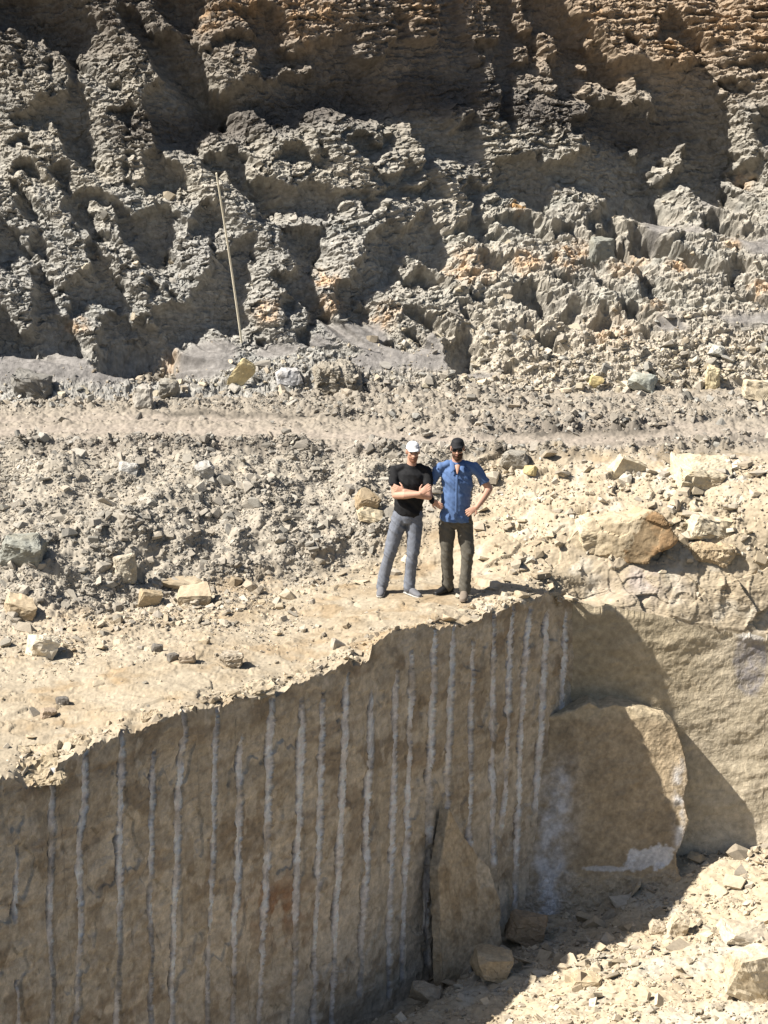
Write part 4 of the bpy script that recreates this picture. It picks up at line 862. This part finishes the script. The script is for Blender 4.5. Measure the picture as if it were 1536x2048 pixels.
def tube(pts, rad, n=18, caps=True, side=(1, 0, 0)):
    """closed limb: rings along pts; rad = (across, along depth) or one radius; round ends"""
    P = np.array(pts, float); R = np.array([(r, r) if np.isscalar(r) else r for r in rad], float)
    lo, hi = (caps, caps) if isinstance(caps, bool) else caps
    if lo or hi:
        d0 = P[0] - P[1]; d0 /= np.linalg.norm(d0); d1 = P[-1] - P[-2]; d1 /= np.linalg.norm(d1); m0, m1 = R[0].min(), R[-1].min(); k = [.35, .7, .92]
        A0 = [P[0] + d0*m0*s for s in k[::-1]] if lo else []; A1 = [P[-1] + d1*m1*s for s in k] if hi else []
        B0 = [R[0]*math.sqrt(1 - s*s) for s in k[::-1]] if lo else []; B1 = [R[-1]*math.sqrt(1 - s*s) for s in k] if hi else []
        P = np.array(A0 + list(P) + A1); R = np.array(B0 + list(R) + B1)
    T_ = np.gradient(P, axis=0); T_ /= np.linalg.norm(T_, axis=1)[:, None]; a = np.linspace(0, 2*math.pi, n, endpoint=False)
    V = []
    for p, t, r in zip(P, T_, R):
        s = np.array(side, float); s = s - t*(s@t)
        if np.linalg.norm(s) < .15: s = np.array([0, 1., 0]) - t*t[1]
        s /= np.linalg.norm(s); b = np.cross(t, s)
        V.append(p + np.cos(a)[:, None]*s*r[0] + np.sin(a)[:, None]*b*r[1])
    V = np.concatenate(V); F = []; m = len(P)
    for i in range(m - 1):
        for j in range(n): F.append([i*n + j, i*n + (j + 1) % n, (i + 1)*n + (j + 1) % n, (i + 1)*n + j])
    F += [list(range(n))[::-1], [(m - 1)*n + j for j in range(n)]]
    return V, F
def ball(c, r, R=None):
    r = np.array([r]*3 if np.isscalar(r) else r, float); V, F = tube([(0, 0, -.5), (0, 0, 0), (0, 0, .5)], [.866, 1, .866], 20)
    V = V/np.abs(V).max(0)*r
    if R is not None: V = V@np.array(R).T
    return V + np.array(c), F
def join(parts):
    Vs, Fs, o = [], [], 0
    for V, F in parts: Vs.append(V); Fs += [[i + o for i in f] for f in F]; o += len(V)
    return np.concatenate(Vs), Fs
def blob(name, parts, voxel, mat, parent, fold=None, smooth=2, cut=None):
    V, F = join(parts); P, N, Q = remeshed(name, V, F, voxel, smooth)
    if fold is not None: P = P + N*fold(P)[:, None]
    o = link(name, raw_mesh(name, P, Q, None, True), mat, parent); return o
def hand(wrist, tip_dir, palm_n, thumb_side, curl=.5, size=1.0, spread=.12):
    """palm, four fingers of different lengths, thumb from the side of the palm"""
    w = np.array(wrist, float); d = np.array(tip_dir, float); d /= np.linalg.norm(d); n = np.array(palm_n, float); n -= d*(n@d); n /= np.linalg.norm(n); s = np.cross(d, n)*thumb_side
    k = size; out = [tube([w, w + d*.045*k, w + d*.088*k], [(.026*k, .016*k), (.040*k, .015*k), (.038*k, .012*k)], 14, True, s)]
    for off, L in ((.030, .072), (.010, .082), (-.011, .076), (-.031, .060)):
        b = w + d*.085*k + s*off*k; p = [b - d*.01]; dr = d + s*off*spread*20*.3; dr /= np.linalg.norm(dr)
        for seg, ang in ((.42, .25), (.33, .8), (.25, 1.1)):
            a = curl*ang; q = dr*math.cos(a) + n*math.sin(a); p.append(p[-1] + q*L*seg*k)
        out.append(tube(p, [.0095*k, .0092*k, .0085*k, .0072*k], 8))
    b = w + d*.025*k + s*.030*k; out.append(tube([b, b + (d*.6 + s*.7)*.034*k, b + (d*.85 + s*.62 + n*.3)*.066*k], [.012*k, .0105*k, .008*k], 8))
    return out
def head(c, yaw, pitch=0.0, k=1.0):
    """head with brow, nose, lips, chin, ears; faces -y before yaw"""
    R = np.array(Matrix.Rotation(yaw, 3, 'Z') @ Matrix.Rotation(pitch, 3, 'X')); c = np.array(c, float)
    def at(*p): return c + R@(np.array(p)*k)
    P = [ball(at(0, .012, .035), (.076*k, .096*k, .088*k), R), ball(at(0, -.022, -.03), (.062*k, .070*k, .080*k), R), ball(at(0, -.055, -.088), (.034*k, .030*k, .026*k), R),
         tube([at(0, -.088, .018), at(0, -.103, -.012), at(0, -.112, -.030)], [.009*k, .012*k, .015*k], 10), ball(at(.013, -.098, -.034), .010*k), ball(at(-.013, -.098, -.034), .010*k),
         tube([at(-.045, -.074, .030), at(0, -.088, .032), at(.045, -.074, .030)], [.010*k, .012*k, .010*k], 10), ball(at(.040, -.062, -.012), (.022*k, .020*k, .018*k)), ball(at(-.040, -.062, -.012), (.022*k, .020*k, .018*k)),
         ball(at(.078, .012, .0), (.010*k, .020*k, .032*k), R), ball(at(-.078, .012, .0), (.010*k, .020*k, .032*k), R),
         tube([at(-.022, -.082, -.058), at(0, -.090, -.056), at(.022, -.082, -.058)], [.006*k, .009*k, .006*k], 8)]
    return P, at, R
def cap_mesh(name, at, R, k, mat, parent, brim_mat=None):
    crown = [ball(at(0, .010, .050), (.086*k, .105*k, .078*k), R)]
    V, F = join(crown); P, N, Q = remeshed(name, V, F, .006, 2)
    L = (P - at(0, 0, 0))@R; keep = L[:, 2] > .048*k; P[~keep] -= (R@np.array([0, 0, 1.]))*(np.minimum(L[~keep, 2] - .048*k, 0))[:, None]   # flat under edge
    o = link(name, raw_mesh(name, P, Q, None, True), mat, parent)
    V, F = [], []; m = 13
    for i in range(5):
        for j in range(m):
            a = -1.15 + 2.3*j/(m - 1); r = i/4
            x = math.sin(a)*.080*(1 - .05*r); y = -math.cos(a)*.088 - r*.070*max(math.cos(a), 0)**.8; z = .054 - .016*r - .012*(abs(math.sin(a)))*r
            V.append(at(x, y + .008, z))
    V = np.array(V); top = V + R@np.array([0, 0, .006]); n = len(V); V = np.concatenate([V, top]); g = lambda i, j: i*m + j
    for i in range(4):
        for j in range(m - 1):
            q = [g(i, j), g(i, j + 1), g(i + 1, j + 1), g(i + 1, j)]; F += [q[::-1], [x + n for x in q]]
    rim = [g(0, j) for j in range(m)] + [g(i, m - 1) for i in range(1, 5)] + [g(4, j) for j in range(m - 2, -1, -1)] + [g(i, 0) for i in range(3, 0, -1)]
    F += [[rim[i], rim[(i + 1) % len(rim)], rim[(i + 1) % len(rim)] + n, rim[i] + n] for i in range(len(rim))]
    link('brim', raw_mesh('brim', V, np.array(F), None, True), brim_mat or mat, o)
    return o
def solid(name, parts, mat, parent):
    V, F = join(parts); bm = bmesh.new(); vs = [bm.verts.new(v) for v in V]
    for f in F: bm.faces.new([vs[i] for i in f])
    me = bpy.data.meshes.new(name); bm.to_mesh(me); bm.free(); me.polygons.foreach_set('use_smooth', [True]*len(me.polygons)); return link(name, me, mat, parent)
def person(loc, label):
    e = bpy.data.objects.new('person', None); COL.objects.link(e); e.location = loc; e.empty_display_size = .2
    return tag(e, label, 'person', 'two men standing on the ledge')
def folds(seed, amp, vert=0.0, zs=(), zr=.10):
    def f(P):
        s = np.ones(len(P))*vert
        for z in zs: s += np.exp(-((P[:, 2] - z)/zr)**2)
        return np.maximum(-.007, amp*(.35*fbm(P*9, 3, seed) + s*fbm(P*np.array([6, 6, 11]) + P[:, [2, 0, 1]]*np.array([8, 3, 0]) + P[:, [0, 0, 0]]*np.array([0, 0, 10]), 3, seed + 1)))
    return f
def shoe(ankle, toe, mat, sole_mat, parent, w=.046, boot=False):
    a = np.array(ankle, float); t = np.array(toe, float); d = t - a; d[2] = 0; L = np.linalg.norm(d); d /= L; heel = a - d*.055; zf = t[2]
    p = lambda s, z: np.array([heel[0] + d[0]*s, heel[1] + d[1]*s, zf + z]); n = np.array([-d[1], d[0], 0])
    LL = L + .055
    up = [tube([p(.0, .052), p(.06, .058), p(LL*.55, .052), p(LL*.8, .038), p(LL, .030)], [(w*.72, .042), (w*.85, .046), (w*.95, .042), (w, .030), (w*.72, .022)], 16, True, n),
          tube([a + np.array([0, 0, .07 if boot else .02]), p(.055, .06)], [w*.95, w*.98], 14)]
    o = blob('shoe', up, .007, mat, parent, None, 2)
    so = blob('sole', [tube([p(-.012, .013), p(.06, .013), p(LL*.55, .013), p(LL*.8, .013), p(LL + .01, .015)], [(w*.80, .013), (w*.92, .013), (w*.98, .013), (w*1.04, .013), (w*.75, .013)], 16, True, n)], .006, sole_mat, o, None, 1)
    return o

# --- the man with folded arms
g1_, g1b = find(G, GUU, GVV, 762, 1187), find(G, GUU, GVV, 822, 1190)
A = person((float(g1_[0] + .33), float(g1_[1]), float(g1_[2])), 'man with folded arms in black T-shirt, white cap and grey jeans')
dz2 = float(g1b[2] - g1_[2]); dy2 = float(g1b[1] - g1_[1])
LS, RS, LE, RE = (-.175, .01, 1.425), (.178, .005, 1.42), (-.165, -.12, 1.175), (.205, -.11, 1.160)
LW, RW = (.105, -.235, 1.215), (-.065, -.175, 1.235)
hp, at1, R1 = head((.03, -.015, 1.648), .12, 0.03, .94)
arms = [tube([LS, (-.178, -.06, 1.30), LE], [.048, .045, .042]), tube([LE, (-.06, -.19, 1.19), LW], [.044, .043, .029]),
        tube([RS, (.20, -.05, 1.30), RE], [.048, .045, .042]), tube([RE, (.08, -.165, 1.19), RW], [.044, .041, .028])]
hL = hand(LW, (.75, -.05, .62), (.25, .9, -.2), 1, .25); hR = hand(RW, (-.9, .22, .25), (.1, 1, .1), -1, .5)
legs = lambda k: [tube([(-.095, .01, .90), (-.165, -.01, .72), (-.225, -.03, .50), (-.28, 0, .30), (-.325, .02, .09)], [.092*k, .085*k, .062*k, .058*k, .045*k]),
                  tube([(.045, .01, .90), (.045, -.01, .72), (.03, -.03 + dy2*.4, .50 + dz2*.4), (.005, dy2*.7, .30 + dz2*.7), (-.015, .02 + dy2, .09 + dz2)], [.092*k, .085*k, .062*k, .058*k, .045*k])]
torso = lambda k, j: [tube([(-.025, .0, .90 + j), (-.015, .0, 1.02), (-.005, .0, 1.16), (.003, .0, 1.30), (.008, .005, 1.40), (.01, .01, 1.455)], [(.160*k, .110*k), (.155*k, .108*k), (.165*k, .118*k), (.185*k, .122*k), (.175*k, .105*k), (.095*k, .072*k)])]
neck = [tube([(.01, .015, 1.44), (.018, .008, 1.52), (.025, 0, 1.60)], [.062, .056, .056])]
shou = lambda k: [ball(LS, .062*k), ball(RS, .062*k), tube([LS, (-.09, .012, 1.468), (0.01, .012, 1.48), (.10, .012, 1.466), RS], [.055*k, .052*k, .056*k, .052*k, .055*k])]
blob('body', hp + neck + arms + hL + hR + torso(.85, .02) + shou(.8) + legs(.8), .0058, M_SKIN, A, None, 2)
slv = [tube([LS, (-.180, -.045, 1.335), (-.180, -.075, 1.275)], [.062, .060, .063], 18, (True, False)), tube([RS, (.198, -.035, 1.335), (.203, -.065, 1.270)], [.062, .060, .063], 18, (True, False))]
blob('t_shirt', torso(1.02, .035) + shou(1.0) + slv + [tube([(-.027, 0, .935), (-.02, 0, 1.05)], [(.168, .124), (.165, .118)], 18, (False, True))], .009, M_BLACK, A, folds(501, .020, .5, (1.0, 1.3)), 2)
jl = [tube([(-.10, .01, .93), (-.165, -.01, .72), (-.225, -.03, .50), (-.275, 0, .30), (-.322, .015, .075)], [(.098, .108), (.092, .098), (.072, .076), (.066, .068), (.066, .070)]),
      tube([(.05, .01, .93), (.048, -.01, .72), (.032, -.03 + dy2*.4, .50 + dz2*.4), (.008, dy2*.7, .30 + dz2*.7), (-.012, .015 + dy2, .075 + dz2)], [(.098, .108), (.092, .098), (.072, .076), (.066, .068), (.066, .070)])]
blob('jeans', jl + [tube([(-.025, 0, .84), (-.025, 0, .90), (-.022, 0, .985)], [(.145, .100), (.158, .112), (.155, .112)], 18, (False, True))], .009, M_JEAN, A, folds(511, .022, .30, (.13, .48, .84), .10), 2)
shoe((-.322, .02, .07), (-.345, -.19, 0), M_SHOE, M_SOLE, A); shoe((-.012, .02 + dy2, .07 + dz2), (.105, -.15 + dy2, dz2), M_SHOE, M_SOLE, A)
c1 = cap_mesh('cap', at1, R1, .95, M_WHITE, A)
solid('emblem', [ball(at1(.048, -.088, .082), (.012, .006, .011))], M_JEAN, c1)
solid('eye', [ball(at1(.030, -.081, .012), (.011, .007, .006))], M_EYE, A); solid('eye', [ball(at1(-.030, -.081, .012), (.011, .007, .006))], M_EYE, A)
solid('mouth', [tube([at1(-.020, -.0895, -.060), at1(0, -.0975, -.059), at1(.020, -.0895, -.060)], [.0035, .005, .0035], 8)], M_LIP, A)
M_STUB = plain('reddish_stubble', (.27, .135, .085), .8, .2, 60)
blob('beard', [ball(at1(0, -.026, -.052), (.0610, .0660, .0610), R1), ball(at1(0, -.058, -.090), (.035, .031, .027))], .006, M_STUB, A, lambda P: np.where(((P - at1(0, 0, 0))@R1)[:, 2] > -.040, -.014, -.002), 1)
blob('hair', [ball(at1(0, .020, .035), (.0755, .094, .062), R1)], .007, M_HAIR, A, lambda P: np.where(((P - at1(0, 0, 0))@R1)[:, 1] < -.03, -.02, .0), 1)

# --- the man with hands on hips
g2_, g2b = find(G, GUU, GVV, 893, 1187), find(G, GUU, GVV, 930, 1195)
B = person((float(g2_[0] + .095), float(g2_[1]), float(g2_[2])), 'bearded man with hands on hips in blue short-sleeved shirt, black cap and sunglasses')
dz3 = float(g2b[2] - g2_[2]); dy3 = float(g2b[1] - g2_[1])
Z0 = .0
LS, RS, LE, RE = (-.165, .01, 1.465), (.215, .0, 1.465), (-.320, .03, 1.225), (.385, .02, 1.220)
LW, RW = (-.262, -.07, 1.105), (.245, -.12, 1.040)
hp, at2, R2 = head((.025, -.015, 1.682), -.05, 0.02, .95)
arms = [tube([LS, (-.245, .02, 1.345), LE], [.048, .045, .042]), tube([LE, (-.295, -.02, 1.17), LW], [.044, .042, .029]),
        tube([RS, (.305, .01, 1.345), RE], [.048, .045, .042]), tube([RE, (.320, -.05, 1.13), RW], [.044, .042, .029])]
hL = hand(LW, (.72, -.45, -.45), (.4, .9, .1), -1, .45); hR = hand(RW, (-.80, -.12, -.50), (.15, 1.0, -.15), 1, .45, 1.0, .3)
legs = lambda k: [tube([(-.075, .01, .92), (-.085, 0, .72), (-.085, -.02, .48), (-.08, .0, .30), (-.072, .02, .09)], [.092*k, .085*k, .062*k, .058*k, .046*k]),
                  tube([(.095, .01, .92), (.12, 0, .72), (.14, -.025 + dy3*.4, .49 + dz3*.4), (.125, dy3*.7, .30 + dz3*.7), (.110, .02 + dy3, .09 + dz3)], [.092*k, .085*k, .062*k, .058*k, .046*k])]
torso = lambda k, j: [tube([(.008, .0, .90 + j), (.010, .0, 1.02), (.014, .0, 1.16), (.020, .0, 1.32), (.024, .005, 1.43), (.024, .01, 1.49)], [(.162*k, .115*k), (.160*k, .115*k), (.170*k, .120*k), (.192*k, .125*k), (.185*k, .110*k), (.10*k, .078*k)])]
neck = [tube([(.022, .015, 1.47), (.022, .008, 1.55), (.024, 0, 1.63)], [.063, .058, .058])]
shou = lambda k: [ball(LS, .062*k), ball(RS, .062*k), tube([LS, (-.07, .012, 1.508), (.024, .014, 1.52), (.12, .012, 1.508), RS], [.055*k, .052*k, .056*k, .052*k, .055*k])]
blob('body', hp + neck + arms + hL + hR + torso(.82, .02) + shou(.78) + legs(.8), .0058, M_SKIN, B, None, 2)
slv = [tube([LS, (-.235, .018, 1.36), (-.275, .022, 1.295)], [.058, .057, .062], 18, (True, False)), tube([RS, (.295, .008, 1.36), (.338, .012, 1.290)], [.058, .057, .062], 18, (True, False))]
shirt = blob('shirt', torso(.93, .10) + shou(.95) + slv + [tube([(.003, 0, .858), (.010, 0, 1.0), (.012, 0, 1.15)], [(.184, .140), (.166, .130), (.163, .124)], 20, (False, True))], .009, M_BLUE, B, folds(521, .020, .6, (.95, 1.25, 1.4)), 2)
for s in (-1, 1):
    solid('collar', [tube([(.024 + s*.062, .02, 1.545), (.024 + s*.060, -.055, 1.520), (.024 + s*.050, -.105, 1.470), (.024 + s*.072, -.115, 1.435)], [(.010, .026), (.010, .028), (.008, .026), (.006, .008)], 12, True, (0, -.6, .8))], M_BLUE, shirt)
solid('placket', [tube([(.018, -.118, 1.40), (.014, -.139, 1.25), (.012, -.137, 1.1), (.008, -.144, .90)], [(.014, .004)]*4, 10)], M_BLUE, shirt)
solid('undershirt', [tube([(.024, -.075, 1.505), (.023, -.100, 1.465), (.021, -.117, 1.42)], [(.030, .012), (.020, .010), (.005, .006)], 12)], M_SKIN, B)
pl = [tube([(-.078, .01, .93), (-.088, 0, .72), (-.087, -.02, .48), (-.082, 0, .30), (-.074, .012, .085)], [(.092, .108), (.092, .100), (.076, .080), (.068, .072), (.066, .072)]),
      tube([(.092, .01, .93), (.122, 0, .72), (.142, -.025 + dy3*.4, .49 + dz3*.4), (.128, dy3*.7, .30 + dz3*.7), (.112, .012 + dy3, .085 + dz3)], [(.092, .108), (.092, .100), (.076, .080), (.068, .072), (.066, .072)])]
blob('trousers', pl + [tube([(.005, 0, .86), (.008, 0, .95)], [(.150, .110), (.150, .110)])], .009, M_OLIVE, B, folds(531, .026, .30, (.14, .47, .82), .11), 2)
shoe((-.074, .02, .08), (-.215, -.11, 0), M_BOOT, M_BOOT, B, .048, True); shoe((.112, .02 + dy3, .08 + dz3), (.085, -.20 + dy3, dz3), M_TAUPE, M_TAUPE, B, .048, True)  # one boot of the pair is coloured paler than the other
cap_mesh('cap', at2, R2, .97, M_CAPB, B)
gl = solid('sunglasses', [tube([at2(-.076, -.02, .014), at2(-.070, -.070, .016), at2(0, -.104, .018), at2(.070, -.070, .016), at2(.076, -.02, .014)], [.004, .005, .005, .005, .004], 8)], M_LENS, B)
for s in (-1, 1): solid('lens', [ball(at2(s*.033, -.092, .004), (.029, .010, .021), R2)], M_LENS, gl)
blob('beard', [ball(at2(0, -.026, -.058), (.0650, .0710, .0670), R2), ball(at2(0, -.062, -.098), (.039, .036, .034))], .006, M_HAIR, B, lambda P: np.where(((P - at2(0, 0, 0))@R2)[:, 2] > -.036, -.016, .0) + .003*fbm(P*60, 2, 541), 1)
solid('mouth', [tube([at2(-.020, -.098, -.060), at2(0, -.105, -.059), at2(.020, -.098, -.060)], [.004, .006, .004], 8)], M_LIP, B)
blob('hair', [ball(at2(0, .020, .035), (.0755, .094, .062), R2)], .007, M_HAIR, B, lambda P: np.where(((P - at2(0, 0, 0))@R2)[:, 1] < -.03, -.02, .0), 1)
wd_ = np.array(LW) - np.array((-.295, -.02, 1.17)); wd_ /= np.linalg.norm(wd_)
solid('wristband', [tube([np.array(LW) - wd_*.035, np.array(LW) + wd_*.012], [.036, .035], 16)], M_BLACK, B)

# ------------------------------------------------------------------ measuring pole against the cliff
pb = find(*SURF['c'], 489, 722); pt = find(*SURF['c'], 434, 356)
pb = at_y(489, 724, pb[1] - .15) if False else at_z(489, 728, 1.42)
fr0 = np.linspace(.05, 1, 20); yt = pt[1] + .3
for _ in range(60):                                                       # lean it on the rock that stands farthest out
    pole_top = at_y(433, 347, yt); L3 = pb + (pole_top - pb)*fr0[:, None]; pu, pv = project(L3)
    gap = min(float((CL[(np.abs(CUU - a) < 5) & (np.abs(CVV - b) < 5)][:, 1]).min() - q[1]) for a, b, q in zip(pu, pv, L3))
    if gap > .0: break
    yt -= .03
d_ = pole_top - pb; L_ = np.linalg.norm(d_)
M_POLE = plain('pale_wood', (.88, .80, .62), .6, .12, 12)
ns = 24; V, F = tube([pb + d_*k/ns for k in range(ns + 1)], [.016 - .003*k/ns for k in range(ns + 1)], 10)
V = V + np.array([.012, 0, 0])*np.sin(np.clip((V[:, 2:3] - pb[2])/d_[2], 0, 1)*math.pi)
V0 = np.array(pb); o = solid('measuring_pole', [(V - V0, F)], M_POLE, None); o.location = V0
tag(o, 'long thin pale wooden pole leaning against the cliff', 'pole', kind='thing')
